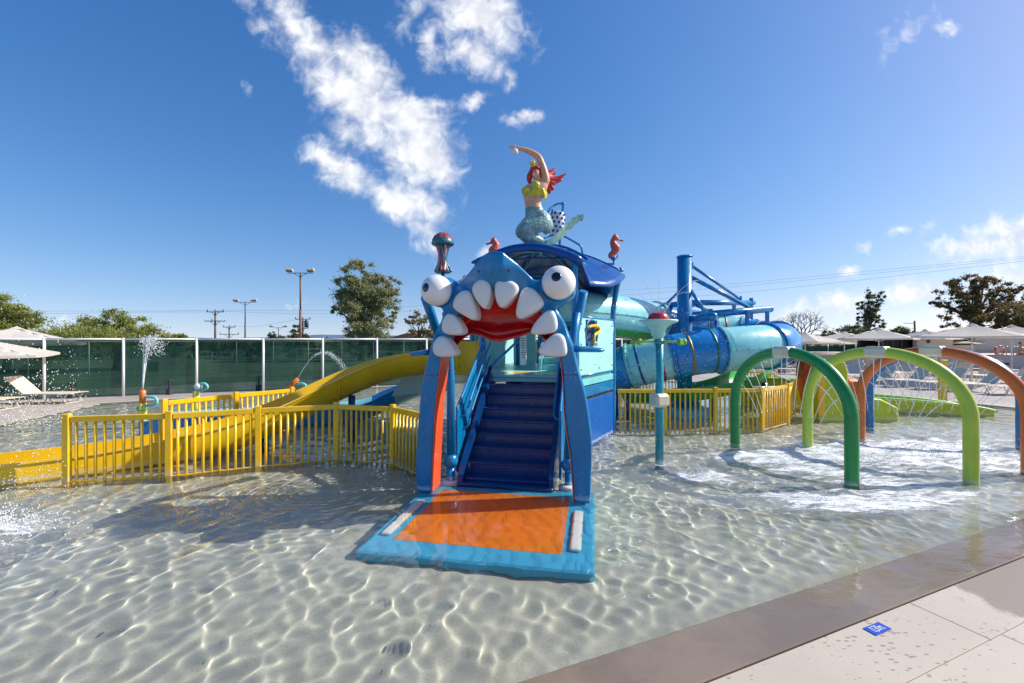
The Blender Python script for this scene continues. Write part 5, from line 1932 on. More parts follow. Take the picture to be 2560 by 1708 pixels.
    rows = uslide(P2, [.95] * len(P2), [.42] * len(P2), [.8] * len(P2))
    for a, b in ((0, 10), (10, 20), (20, len(P2) - 1)):
        sharp(part('green_chute', uslide_mesh(rows, a, b), slidegreen, root))
    part('truss_beam', MB().box((6.6, 13.0, .72), (3.2, .10, .12), R(14), bev=.01), navy, root)
    for x, y in ((5.9, 13.0), (7.8, 13.6), (3.0, 12.7), (2.5, 11.9), (3.25, 12.3)):
        recv(part('support_post', MB().tube([(x, y, -.36), (x, y, .85)], .075, 14), navy, root))
    return root


build_tube_slide()


# ------------------------------------------------------------------ sprays: streams and droplets
def octa(m, p, s):
    x, y, z = p
    m.add([(x + s, y, z), (x - s, y, z), (x, y + s, z), (x, y - s, z), (x, y, z + s * 1.2), (x, y, z - s * 1.2)], [(0, 2, 4), (2, 1, 4), (1, 3, 4), (3, 0, 4), (2, 0, 5), (1, 2, 5), (3, 1, 5), (0, 3, 5)], 0, True)


def jet(m, p, v, T, r=.006, brk=.6, n=22, jit=.02, drops=40, g=9.8, ds=.007):
    """a stream leaving p with velocity v for T seconds; solid until brk, droplets after"""
    p = Vector(p); v = Vector(v)
    f = lambda t: p + v * t + Vector((0, 0, -.5 * g * t * t))
    k = max(3, int(n * brk))
    pts = [f(T * brk * i / k) for i in range(k + 1)]
    rs = [r * (1 - .45 * i / k) * random.uniform(.75, 1.2) for i in range(k + 1)]
    m.tube(pts, rs, 5)
    for i in range(drops):
        u = brk * .7 + (1 - brk * .7) * random.random() ** .8
        q = f(T * u)
        s = jit * (.3 + (u - brk * .6) * 2.2)
        octa(m, q + Vector((random.gauss(0, s), random.gauss(0, s), random.gauss(0, s))), random.uniform(.5, 1.2) * ds)


def burst(m, c, rx, ry, h, n, s=.008):
    for _ in range(n):
        a = random.uniform(0, 2 * pi); q = abs(random.gauss(0, .5))
        z = abs(random.gauss(0, .45)) * h * max(0, 1 - .5 * q)
        octa(m, (c[0] + math.cos(a) * rx * q, c[1] + math.sin(a) * ry * q, c[2] + z), random.uniform(.4, 1.3) * s)


# ------------------------------------------------------------------ mushroom sprayer
def build_mushroom():
    x, y = 2.60, 7.76
    root = thing('spray_post', 'teal pole sprayer with pale green bowl, red cap and green paddle wheel', 'water sprayer', (x, y, 0))
    recv(part('pole', MB().lathe((x, y, 0), [(.071, -.36), (.071, 1.3), (.067, 2.32)], 28), poleaqua, root))
    part('valve_box', MB().box((x - .01, y - .02, 1.13), (.285, .26, .235), R(20), bev=.045), beige, root)
    M = W(1646, 836, y)
    part('bowl', MB().lathe((x - .02, y, 0), [(.068, 2.20), (.11, 2.26), (.125, 2.36), (.17, 2.43), (.27, 2.475), (.325, 2.50), (.335, 2.525), (.325, 2.54), (.22, 2.53)], 40), paleaqua, root)
    part('cap', MB().lathe((x - .02, y, 0), [(.185, 2.53), (.19, 2.55), (.17, 2.60), (.145, 2.645), (.11, 2.665), (.02, 2.67)], 32), capred, root)
    hub = part('wheel_hub', MB().lathe((x - .01, y, 2.15), [(.085, -.03), (.085, .03)], 24), poleaqua, root)
    for a in (8, 188, -62, 118):
        d = Vector((math.cos(R(a)), math.sin(R(a)), -.01))
        p = Vector((x - .01, y, 2.155))
        part('wheel_arm', MB().tube([p + d * .06, p + d * .46], [.022, .016], 10), rodlime, root)
        Mk = Matrix.Rotation(R(a), 4, 'Z') @ Matrix.Rotation(R(90), 4, 'Y')
        part('wheel_knob', MB().lathe(p + d * .47, [(.045, -.035), (.058, -.02), (.058, .02), (.045, .035)], 16, M=Mk), knobgreen, root)
    m = MB()
    random.seed(11)
    top = Vector((x - .02, y, 2.66))
    for vx, vy, vz, T in ((.06, 0, 3.75, .80), (-.75, .1, 3.45, .9), (-1.35, -.2, 2.55, .85), (-1.75, .2, 2.2, .85), (1.9, .2, 3.4, .85), (1.2, -.7, 2.6, .85)):
        jet(m, top + Vector((vx * .06, vy * .06, 0)), (vx, vy, vz), T, .0055, .38, 20, .022, 75, ds=.0055)
    for _ in range(1300):
        q = random.uniform(0, 1)
        octa(m, (x + random.gauss(.05, .6), y + random.gauss(0, .4), 2.7 * random.random() ** .7 + .1), random.uniform(.002, .0062))
    burst(m, (2.95, 7.0, 0), .30, .2, .30, 260, .009)
    burst(m, (2.6, 7.7, 0), .22, .14, .10, 120, .008)
    burst(m, (2.1, 9.8, 0), .55, .25, .12, 160, .01)
    solo('water_spray', m, MATS['droplet'], 'water jets and droplets around the teal pole sprayer', kind='stuff', origin=(x, y, 0))


build_mushroom()


# ------------------------------------------------------------------ spray arches
def build_arch(label, p0, p1, m_, zt=1.97, r=.094, zs=.95, seed=1, block=True):
    p0 = Vector((p0[0], p0[1], 0)); p1 = Vector((p1[0], p1[1], 0))
    c = (p0 + p1) / 2
    root = thing('spray_arch', label, 'water arch', c, 0, 'coloured spray arches')
    d = (p1 - p0); L_ = d.length; d.normalize()
    pts = [p0 + Vector((0, 0, z)) for z in (-.36, .0, .35, .68)]
    N_ = 26
    for k in range(N_ + 1):
        t = pi * k / N_
        pts.append(c - d * (L_ / 2 * math.copysign(abs(math.cos(t)) ** .97, math.cos(t))) + Vector((0, 0, zs + (zt - zs) * max(0., math.sin(t)) ** .95)))
    pts += [p1 + Vector((0, 0, z)) for z in (.68, .35, .0, -.36)]
    recv(part('arch_tube', MB().tube(pts, r, 24), m_, root))
    if block:
        part('top_block', MB().box(c + Vector((0, 0, zt)), (.36, .26, .20), math.atan2(d.y, d.x), bev=.045), beige, root)
    random.seed(seed)
    w = MB()
    for s in (0, 1):
        for k in range(6):
            t = R(22 + 13 * k) if s == 0 else R(180 - 22 - 13 * k)
            p = c - d * ((L_ / 2 - r) * math.cos(t)) + Vector((0, 0, zs + (zt - zs - r) * math.sin(t)))
            inw = (c + Vector((0, 0, .55)) - p).normalized()
            sp = random.uniform(1.6, 2.6)
            v = inw * sp + Vector((random.uniform(-.1, .1), random.uniform(-.1, .1), .35))
            # time to reach the water
            T = (v.z + math.sqrt(v.z ** 2 + 2 * 9.8 * p.z)) / 9.8
            jet(w, p, v, T, .0075, .62, 16, .02, 26, ds=.007)
    for _ in range(220):
        t = random.uniform(-.45, .45)
        octa(w, c + d * (L_ * t) + Vector((random.gauss(0, .12), random.gauss(0, .12), random.uniform(.0, 1.2))), random.uniform(.003, .008))
    burst(w, c, .8, .9, .12, 260, .009)
    nz = MB()
    solo('water_spray', w, MATS['droplet'], 'water streams falling inside the ' + label.split(' arch')[0] + ' arch', kind='stuff', origin=c)
    return root


build_arch('green spray arch standing nearest the mushroom sprayer', (5.08, 6.58), (4.57, 9.01), greenarch, seed=21)
build_arch('lime green spray arch between the green and orange arches', (6.98, 6.69), (6.05, 9.0), limearch, seed=22)
build_arch('orange spray arch crossing in front of the blue arch', (8.40, 7.15), (7.51, 9.49), orangearch, seed=23)
build_arch('blue spray arch farthest back behind the orange arch', (10.17, 8.77), (8.64, 10.64), bluearch, seed=24, zt=1.93, block=False)


# ------------------------------------------------------------------ left water posts
def build_left_sprayers():
    for (x, y, zt, lab, top) in ((-9.36, 11.15, .9, 'yellow water post with an orange pipe shooting a tall jet', 'up'), (-9.04, 12.6, .72, 'yellow water post capped by a white bubbling nozzle', 'cap'), (-7.25, 14.6, .55, 'yellow water post with a slanted orange pipe shooting an arc', 'arc')):
        root = thing('water_post', lab, 'water sprayer', (x, y, 0), 0, 'yellow water posts at the left')
        zy = zt * .64 if top == 'up' else zt
        recv(part('post', MB().lathe((x, y, 0), [(.085, -.36), (.085, zy - .01), (.075, zy)], 20), limepole, root))
        for z in (.2, .4):
            if z < zy:
                part('ring', MB().lathe((x, y, z), [(.087, -.012), (.09, 0), (.087, .012)], 20), knobgreen, root)
        if top == 'up':
            part('pipe', MB().lathe((x, y, 0), [(.07, zy), (.07, zt), (.05, zt + .01)], 18), orangepole, root)
            part('loop', MB().tube(catmull([(x + .05, y, zy - .06), (x + .25, y, zy - .06), (x + .36, y, zy + .02), (x + .33, y, zy + .13), (x + .2, y, zy + .16), (x + .05, y, zy + .16)], 4), .035, 10), aquapipe, root)
            part('loop', MB().tube(catmull([(x - .05, y, zy - .06), (x - .14, y, zy - .12), (x - .1, y, zy - .2)], 4), .016, 10), knobgreen, root)
        elif top == 'cap':
            part('loop', MB().tube(catmull([(x + .0, y, zt), (x + .2, y, zt + .02), (x + .32, y, zt + .1), (x + .25, y, zt + .2), (x + .1, y, zt + .2)], 4), .035, 10), aquapipe, root)
            part('nozzle', MB().sphere((x + .05, y, zt + .12), .10, 16, sc=(1.1, 1, 1)), toothwhite, root)
        else:
            part('pipe', MB().tube([(x - .22, y, zt - .02), (x + .14, y, zt + .32)], .07, 14), orangepole, root)
            part('loop', MB().tube(catmull([(x + .1, y, zt - .04), (x + .34, y, zt - .02), (x + .42, y, zt + .08), (x + .32, y, zt + .17), (x + .12, y, zt + .17)], 4), .04, 10), aquapipe, root)
    random.seed(31)
    m = MB()
    for k in range(5):
        jet(m, (-9.36, 11.15, .9), (random.gauss(.32, .1), random.gauss(0, .1), 5.25 + random.uniform(-.4, .1)), .78, .012, .6, 16, .05, 170, ds=.011)
    solo('water_spray', m, MATS['droplet'], 'tall jet of water shooting up from the orange pipe', kind='stuff', origin=(-9.36, 11.15, .9))
    m = MB()
    for k in range(3):
        jet(m, (-7.11, 14.6, .88), (2.05 + random.uniform(-.05, .05), 0, 4.1 + random.uniform(-.1, .1)), .85, .010, .35, 20, .022, 260, ds=.009)
    solo('water_spray', m, MATS['droplet'], 'arc of water leaving the slanted orange pipe', kind='stuff', origin=(-7.1, 14.6, .88))
    m = MB()
    for _ in range(1500):
        octa(m, (random.uniform(-15.2, -11.4), random.gauss(11.2, .5), abs(random.gauss(0, .9)) * random.uniform(.2, 1.6)), random.uniform(.006, .02))
    solo('water_spray', m, MATS['droplet'], 'heavy splash of drops falling below the left white umbrella', kind='stuff', origin=(-13, 11.2, 0))
    m = MB()
    for _ in range(420):
        t = random.random()
        octa(m, (-6.9 + random.gauss(0, .45), 6.1 + random.gauss(0, .35), abs(random.gauss(0, .35))), random.uniform(.003, .010))
    burst(m, (-5.9, 5.05, 0), .9, .5, .30, 900, .009)
    for _ in range(220):
        octa(m, (random.uniform(-7.2, -5.2), random.uniform(5.0, 6.0), random.uniform(0, .55)), random.uniform(.002, .006))
    solo('water_spray', m, MATS['droplet'], 'white splashing water at the left end of the yellow slide', kind='stuff', origin=(-6, 5, 0))
    m = MB()
    burst(m, (.93, 6.62, 0), .16, .10, .18, 160, .007)
    burst(m, (6.5, 8.2, 0), 1.9, 1.1, .10, 900, .009)
    burst(m, (4.2, 6.0, 0), 1.4, .35, .09, 500, .007)
    burst(m, (10.9, 10.3, 0), 1.6, .8, .4, 300, .010)
    solo('water_spray', m, MATS['droplet'], 'small splashes bouncing on the churned water under the arches', kind='stuff', origin=(6.5, 8.2, 0))


build_left_sprayers()


# ------------------------------------------------------------------ lime toys on the right
def build_toys():
    root = thing('toy_slab', 'tall rounded yellow green toy slab beside an orange one', 'water toy', (8.7, 12.0, 0))
    pts = [(-.38, -.35), (-.40, .35), (-.40, 1.05), (-.30, 1.48), (-.10, 1.63), (.18, 1.66), (.34, 1.55), (.40, 1.2), (.42, .3), (.46, -.35)]
    m = MB().prism([(8.68 + a, b) for a, b in smooth_poly(pts, 1)], lambda x, y, t: Vector((x, t, y)), 11.85, 12.35)
    me = mesh_eval(m, [('REMESH', dict(mode='VOXEL', voxel_size=.035)), ('SMOOTH', dict(factor=.5, iterations=5))], lime, 'slab', WM[root.name].inverted())
    recv(part('slab', me, lime, root))
    part('bright_edge', MB().box((8.33, 11.83, .75), (.18, .05, 1.25), bev=.02), yellow, root)
    root = thing('toy_slab', 'leaning orange toy slab partly hidden behind the lime arch', 'water toy', (8.45, 12.4, 0))
    pts = [(-.22, 1.62), (-.28, 1.2), (-.18, .6), (.0, .1), (.02, -.35), (.45, -.35), (.42, .3), (.20, 1.1), (.05, 1.65), (-.1, 1.72)]
    m = MB().prism([(8.5 + a, b) for a, b in smooth_poly(pts, 1)], lambda x, y, t: Vector((x, t, y)), 12.4, 12.8)
    me = mesh_eval(m, [('REMESH', dict(mode='VOXEL', voxel_size=.035)), ('SMOOTH', dict(factor=.5, iterations=5))], orangetoy, 'slab', WM[root.name].inverted())
    recv(part('slab', me, orangetoy, root))
    root = thing('toy_block', 'low lime toy block with an orange block on it', 'water toy', (9.7, 12.1, 0))
    pts = [(9.2, -.35), (9.15, .5), (9.5, .62), (10.0, .58), (10.45, .35), (10.5, .05), (10.4, -.35)]
    m = MB().prism(pts, lambda x, y, t: Vector((x, t, y)), 11.9, 12.5)
    me = mesh_eval(m, [('REMESH', dict(mode='VOXEL', voxel_size=.035)), ('SMOOTH', dict(factor=.5, iterations=5))], lime, 'block', WM[root.name].inverted())
    recv(part('block', me, lime, root))
    part('orange_block', MB().box((9.35, 12.2, .86), (.35, .35, .5), bev=.07), orangetoy, root)
    # long low trough
    root = thing('lime_trough', 'long low lime slide trough with a bright green rim near the deck', 'water toy', (12, 13.3, 0))
    P = catmull([(9.6, 13.7, .42), (11.0, 13.3, .40), (12.3, 12.95, .34), (13.4, 12.75, .22), (13.9, 12.7, .12)], 4)
    P = list(reversed(P))
    rows = uslide(P, [.9] * len(P), [.45] * len(P), [.35] * len(P), lip=.12)
    rows = [[p for p in r] for r in rows]
    sharp(recv(part('trough', uslide_mesh(rows, 0, len(P) - 1), lime, root)))
    for off in (-.03, .93):
        mm = MB()
        q = []
        for i in range(len(P)):
            a = P[max(0, i - 1)]; b = P[min(len(P) - 1, i + 1)]
            t = Vector((b.x - a.x, b.y - a.y, 0)).normalized(); lat = Vector((t.y, -t.x, 0))
            q.append(P[i] + lat * off + Vector((0, 0, .012)))
        mm.tube(q, .045, 8)
        part('green_rim', mm, limegreen, root)
    root = thing('lime_wall', 'yellow green curved wall with a pale green top behind the yellow fence', 'wall', (9, 13.8, 0))
    for (x0, y0, x1, y1) in ((7.6, 14.6, 8.6, 13.9), (8.6, 13.9, 9.6, 13.6)):
        c = ((x0 + x1) / 2, (y0 + y1) / 2); a = math.atan2(y1 - y0, x1 - x0); L_ = math.hypot(x1 - x0, y1 - y0)
        recv(part('panel', MB().box((c[0], c[1], .27), (L_, .12, 1.25), a, bev=.02), lime, root))
        part('top_edge', MB().box((c[0], c[1], .93), (L_ + .02, .2, .07), a, bev=.02), limegreen, root)
    root = thing('yellow_post', 'square yellow post standing alone at the pool edge before the loungers', 'post', (13.9, 14.2, 0))
    recv(part('shaft', MB().box((13.9, 14.2, .58), (.17, .17, 1.86), bev=.012), yellow, root))
    part('post_top', MB().box((13.9, 14.2, 1.52), (.175, .175, .02), bev=.005), yellow, root)


build_toys()

# ------------------------------------------------------------------ depth sign
def build_sign():
    c = Vector((2.735, 3.295, .031))
    a = math.atan2(PE.y, PE.x)
    root = thing('depth_sign', 'small blue plate on the pale slab reading 0,30m.', 'sign', c, a)
    part('plate', MB().box(c, (.195, .09, .006), a, bev=.002), signblue, root)
    cu = bpy.data.curves.new('depth_text', 'FONT')
    cu.body = '0,30m.'
    cu.size = .066; cu.align_x = 'CENTER'; cu.align_y = 'CENTER'; cu.extrude = .0006; cu.resolution_u = 3
    cu.space_character = .98; cu.offset = 0
    o = bpy.data.objects.new('tmp', cu)
    COL.objects.link(o)
    dg = bpy.context.evaluated_depsgraph_get()
    me = bpy.data.meshes.new_from_object(o.evaluated_get(dg))
    bpy.data.objects.remove(o)
    me.materials.clear(); me.materials.append(signwhite)
    me.name = 'depth_text'
    me.transform(Matrix.Diagonal((.70, 1.30, 1, 1)))
    t = bpy.data.objects.new('depth_text', me)
    COL.objects.link(t); t.parent = root; t.location = (0.003, 0, .0040)
    WM[t.name] = WM[root.name]


build_sign()


# ------------------------------------------------------------------ tall fence with green wind screen on the left and behind
def build_screen_fence():
    P = [(-21.0, 13.9), (-18.9, 14.85), (-16.8, 15.8), (-14.75, 16.7), (-12.65, 17.65), (-10.4, 18.4), (-8.3, 19.3), (-6.2, 20.2), (-4.1, 21.1), (-2.0, 22.0), (.1, 22.95), (2.2, 23.9), (4.3, 24.8), (6.4, 25.7), (8.5, 26.6)]
    root = thing('screen_fence', 'tall white post fence with dark green wind screen round the sports court', 'fence', (P[0][0], P[0][1], 0))
    post = MB().tube([(0, 0, 0), (0, 0, H + .02)], .045, 12).mesh('post', white)
    for x, y in P:
        inst('post', post, root, (x, y, .03))
    for (x0, y0), (x1, y1) in zip(P, P[1:]):
        part('top_rail', MB().tube([(x0, y0, H + .0), (x1, y1, H + .0)], .035, 10), white, root)
        me = bpy.data.meshes.new('wind_screen')
        Mi = WM[root.name].inverted()
        nx, nz = 10, 5
        vs = []; fs = []; uv = []
        dx, dy = x1 - x0, y1 - y0; L_ = math.hypot(dx, dy); nxn, nyn = -dy / L_, dx / L_
        for j in range(nz + 1):
            for i in range(nx + 1):
                u, w = i / nx, j / nz
                o = .06 + .018 * math.sin(3 * u * pi + x0) * math.sin(pi * w)
                vs.append(Mi @ Vector((x0 + dx * u + nxn * o, y0 + dy * u + nyn * o, .06 + (H - .09) * w)))
                uv.append((u * L_, w * (H - .09)))
        for j in range(nz):
            for i in range(nx):
                a = j * (nx + 1) + i
                fs.append((a, a + 1, a + nx + 2, a + nx + 1))
        me.from_pydata([tuple(v) for v in vs], [], fs)
        ul = me.uv_layers.new(name='UVMap')
        for lp in me.loops:
            ul.data[lp.index].uv = uv[lp.vertex_index]
        me.materials.append(MATS['windscreen'])
        part('wind_screen', me, None, root)
    # sign on the screen
    c = W(383, 917, 17.15)
    s = thing('court_notice', 'small pale notice hung on the green wind screen', 'sign', c)
    part('board', MB().box(c, (.36, .02, .40), R(24), bev=.004), padwhite, s)
    m = MB()
    for k in range(6):
        m.box(c + Vector((0, -.014, .13 - .05 * k)), (.24 - .04 * (k % 2), .006, .012), R(24))
    part('printed_line', m, aqua, s, kind='stuff')
    # court fences behind it
    for j, (pts, h, lab) in enumerate((([(-40, 20), (-30, 24), (-20, 28), (-12, 31), (-4, 34), (4, 37.5)], 2.05, 'thin galvanised court fence right behind the green screen'), ([(-32, 44), (-24, 44), (-16, 44.5), (-8, 45), (0, 45)], .9, 'low galvanised railing across the sports court'))):
        r2 = thing('court_fence', lab, 'fence', (pts[0][0], pts[0][1], 0), 0, 'galvanised court fences')
        me = MB().tube([(0, 0, 0), (0, 0, h)], .03, 8).mesh('post', white)
        for (x0, y0), (x1, y1) in zip(pts, pts[1:]):
            k = 4
            for i in range(k):
                inst('post', me, r2, (x0 + (x1 - x0) * i / k, y0 + (y1 - y0) * i / k, 0))
            part('rail', MB().tube([(x0, y0, h), (x1, y1, h)], .025, 8), white, r2)
    g = thing('goal_frame', 'small white goal frame on the sports court', 'goal', (-18.6, 40, 0))
    part('frame', MB().tube([(-19.6, 40, 0), (-19.6, 40, 1.3), (-17.4, 40, 1.3), (-17.4, 40, 0)], .05, 8), white, g)
    gl = solo('court_terrace', MB().box((-5.5, 27, .25), (9, 2.5, .5), R(24)), roof_tile, 'brown earth bank beside the court behind the screen', 'bank')
    # house beyond
    h = thing('house', 'small pale house with a tiled roof seen dimly through the green screen', 'house', (-22, 95, 0))
    part('wall', MB().box((-22, 95, 1.2), (7, 5, 2.4)), pinkwall, h)
    part('roof', MB().prism([(-26, 2.4), (-22, 3.5), (-18, 2.4)], lambda x, y, t: Vector((x, t, y)), 92.2, 97.8), roof_tile, h)
    part('window', MB().box((-23, 92.47, 1.4), (1.0, .06, 1.0)), darkopening, h)


build_screen_fence()


def build_bollards():
    proto = None
    for (px, py, Y, lab) in ((180, 996, 16.1, 'dark bollard lamp beside the foot of the left loungers'), (423, 987, 17.15, 'dark bollard lamp between the orange jet post and the capped post'), (647, 977, 18.4, 'dark bollard lamp left of the slanted orange pipe')):
        p = G(px, py, .03)
        if proto is None:
            proto = thing('bollard_lamp', lab, 'bollard', p, 0, 'dark bollard lamps on the far deck')
            part('base', MB().box(p + Vector((0, 0, .12)), (.17, .17, .24), bev=.008), bollard, proto)
            for dx in (-.07, .07):
                for dy in (-.07, .07):
                    part('corner_bar', MB().box(p + Vector((dx, dy, .40)), (.022, .022, .34)), bollard, proto)
            part('lamp_core', MB().box(p + Vector((0, 0, .38)), (.05, .05, .3)), darkmetal, proto)
            part('lid', MB().box(p + Vector((0, 0, .58)), (.17, .17, .03), bev=.006), bollard, proto)
        else:
            dup(proto, p, 0, lab)


build_bollards()


# ------------------------------------------------------------------ umbrellas
def make_umbrella(label, loc, w=3.75, ze=2.2, za=2.85, rz=0., group='white square parasols'):
    root = thing('parasol', label, 'umbrella', loc, rz, group)
    x, y, z = loc
    n = 10
    vs = []; fs = []
    M = Matrix.Translation((x, y, 0)) @ Matrix.Rotation(rz, 4, 'Z')
    for j in range(n + 1):
        for i in range(n + 1):
            u, v = i / n * 2 - 1, j / n * 2 - 1
            m_ = max(abs(u), abs(v))
            dg = min(abs(u), abs(v)) / m_ if m_ else 0
            sag = .07 * math.sin(pi * min(1, m_)) * (1 - dg) + .05 * m_ * (1 - dg)
            vs.append(M @ Vector((u * w / 2 * (1 - .03 * (1 - dg) * m_), v * w / 2 * (1 - .03 * (1 - dg) * m_), za - (za - ze) * m_ ** .92 - sag * .5 - .0)))
    for j in range(n):
        for i in range(n):
            a = j * (n + 1) + i
            fs.append((a, a + 1, a + n + 2, a + n + 1))
    mb = MB().add(vs, fs, 0, False)
    # valance hem
    m2 = mb
    ed = [i for i in range(n + 1)] + [j * (n + 1) + n for j in range(1, n + 1)] + [n * (n + 1) + i for i in range(n - 1, -1, -1)] + [j * (n + 1) for j in range(n - 1, 0, -1)]
    ev = [vs[i] for i in ed]
    k = len(ev)
    m2.add([p for p in ev] + [p - Vector((0, 0, .075)) for p in ev], [(i, (i + 1) % k, (i + 1) % k + k, i + k) for i in range(k)])
    me = mesh_eval(mb, [('SOLIDIFY', dict(thickness=.012, offset=0))], umbrella_m, 'canopy', WM[root.name].inverted())
    me.polygons.foreach_set('use_smooth', [False] * len(me.polygons))
    part('canopy', me, umbrella_m, root)
    part('vent_cap', MB().lathe((x, y, za), [(.28, -.07), (.05, .03), (.01, .06)], 4, M=Matrix.Rotation(rz + R(45), 4, 'Z'), smooth=False), umbrella_m, root)
    part('pole', MB().tube([(x, y, z), (x, y, za)], .035, 12), loungeframe, root)
    part('base', MB().box((x, y, z + .04), (.7, .7, .08), rz, bev=.01), beige, root)
    for s in ((-1, -1), (1, -1), (1, 1), (-1, 1)):
        q = M @ Vector((s[0] * w / 2 * .97, s[1] * w / 2 * .97, ze - .02))
        c = Vector((x, y, za - .06))
        part('rib', MB().tube([c, q], .018, 6), loungeframe, root)
        part('strut', MB().tube([Vector((x, y, ze - .25)), c + (q - c) * .5], .012, 6), loungeframe, root)
    return root


UM = [(2013, 34.0, 2.02, 2.72, 'first white parasol to the right of the tube slide, before the bare tree'),
      (2111, 37.0, 2.2, 2.82, 'small far white parasol beneath the ivy covered tree'),
      (2197, 29.0, 2.25, 2.91, 'large white parasol over the middle of the lime arch'),
      (2313, 37.0, 2.25, 3.02, 'far white parasol just left of the biggest right parasol, near the leaning pole'),
      (2430, 21.5, 2.34, 2.93, 'biggest nearest white parasol over the orange arch under the large dark tree'),
      (2529, 26.0, 2.35, 3.02, 'white parasol cut by the right picture edge behind the biggest one'),
      (1950, 42.0, 2.0, 2.5, 'low far white parasol partly hidden by the tube slide end'),
      (2064, 44.0, 1.8, 2.15, 'low distant white parasol between the first and second parasols'),
      (2225, 44.0, 1.85, 2.2, 'low distant white parasol behind the middle large parasol'),
      (2380, 38.0, 1.9, 2.25, 'low distant white parasol before the pale bar building'),
      (2500, 40.0, 1.9, 2.2, 'low distant white parasol before the orange life ring')]
for i, (px, Y, ze, za, lab) in enumerate(UM):
    make_umbrella(lab, ((px - 1280) / FPX * Y, Y, .03), 3.7 if Y < 42 else 4.2, ze, za, R(28 + 7 * (i % 3)))
make_umbrella('white parasol on the left deck behind the splash, the taller of two', ((42 - 1280) / FPX * 17.3, 17.3, .03), 3.7, 2.03, 2.66, R(40), 'white square parasols')
make_umbrella('lower nearer white parasol cut by the left picture edge', ((-95 - 1280) / FPX * 13.4, 13.4, .03), 3.7, 1.72, 2.32, R(38), 'white square parasols')


# ------------------------------------------------------------------ loungers
def make_lounger(label, loc, rz, group='cream sun loungers'):
    root = thing('sun_lounger', label, 'sun lounger', (0, 0, 0), 0, group)
    zs = .34
    for s in (-1, 1):
        part('side_rail', MB().tube([(-.55, s * .33, zs), (.98, s * .33, zs), (1.02, s * .30, zs)], .018, 8), loungeframe, root)
        part('back_rail', MB().tube([(-.42, s * .31, zs), (-.98, s * .31, zs + .55), (-1.0, s * .27, zs + .57)], .016, 8), loungeframe, root)
        for x in (-.35, .62):
            part('leg', MB().tube([(x, s * .33, zs), (x + .22, s * .33, .01)], .016, 8), loungeframe, root)
            part('leg', MB().tube([(x + .25, s * .33, zs), (x + .02, s * .33, .01)], .014, 8), loungeframe, root)
    part('cross_bar', MB().tube([(.82, -.33, .02), (.82, .33, .02)], .014, 8), loungeframe, root)
    part('seat', MB().box((.30, 0, zs + .012), (1.42, .60, .016), bev=.006), sling, root)
    M = Matrix.Rotation(R(45), 4, 'Y')
    part('backrest', MB().box((-.70, 0, zs + .29), (.80, .58, .018), bev=.006, M=M), sling, root)
    part('headrest', MB().box((-.93, 0, zs + .53), (.16, .50, .05), bev=.02, M=M), sling, root)
    root.location = loc; root.rotation_euler = (0, 0, rz)
    WM[root.name] = Matrix.Translation(loc) @ Matrix.Rotation(rz, 4, 'Z')
    return root


ordn = ['leftmost', 'second from left', 'third from left', 'fourth from left', 'fifth from left', 'sixth from left', 'seventh from left', 'eighth from left', 'ninth from left', 'tenth from left']
lp = make_lounger('lounger on the left deck with raised back, behind the splash', (-15.75, 14.9, .03), R(8))
dup(lp, (-16.35, 13.5, .03), R(4), 'nearer lounger at the left picture edge, cut by the frame')
rows_ = [('front row nearest the pool', [(2115, 23.0, 200), (2190, 21.5, 190), (2268, 20.0, 185), (2350, 19.0, 186), (2440, 18.2, 176), (2535, 17.2, 184)]),
         ('middle row between the parasol poles', [(1990, 27.0, 160), (2050, 26.0, 190), (2120, 26.0, 205), (2180, 25.0, 215), (2250, 24.5, 200), (2315, 24.0, 170), (2385, 23.2, 196), (2460, 22.5, 210), (2535, 21.5, 180)]),
         ('back row against the low wall', [(1925, 30.5, 150), (1968, 29.5, 120), (2018, 29.5, 115), (2070, 30.0, 110), (2140, 29.5, 100), (2205, 29.5, 95), (2285, 28.8, 105), (2370, 27.8, 100), (2450, 27.0, 95), (2540, 26.0, 90)])]
for rn, lst in rows_:
    for i, (px, Y, ang) in enumerate(lst):
        dup(lp, ((px - 1280) / FPX * Y, Y, .03), R(ang), 'lounger on the right deck, %s in the %s' % (ordn[i], rn))


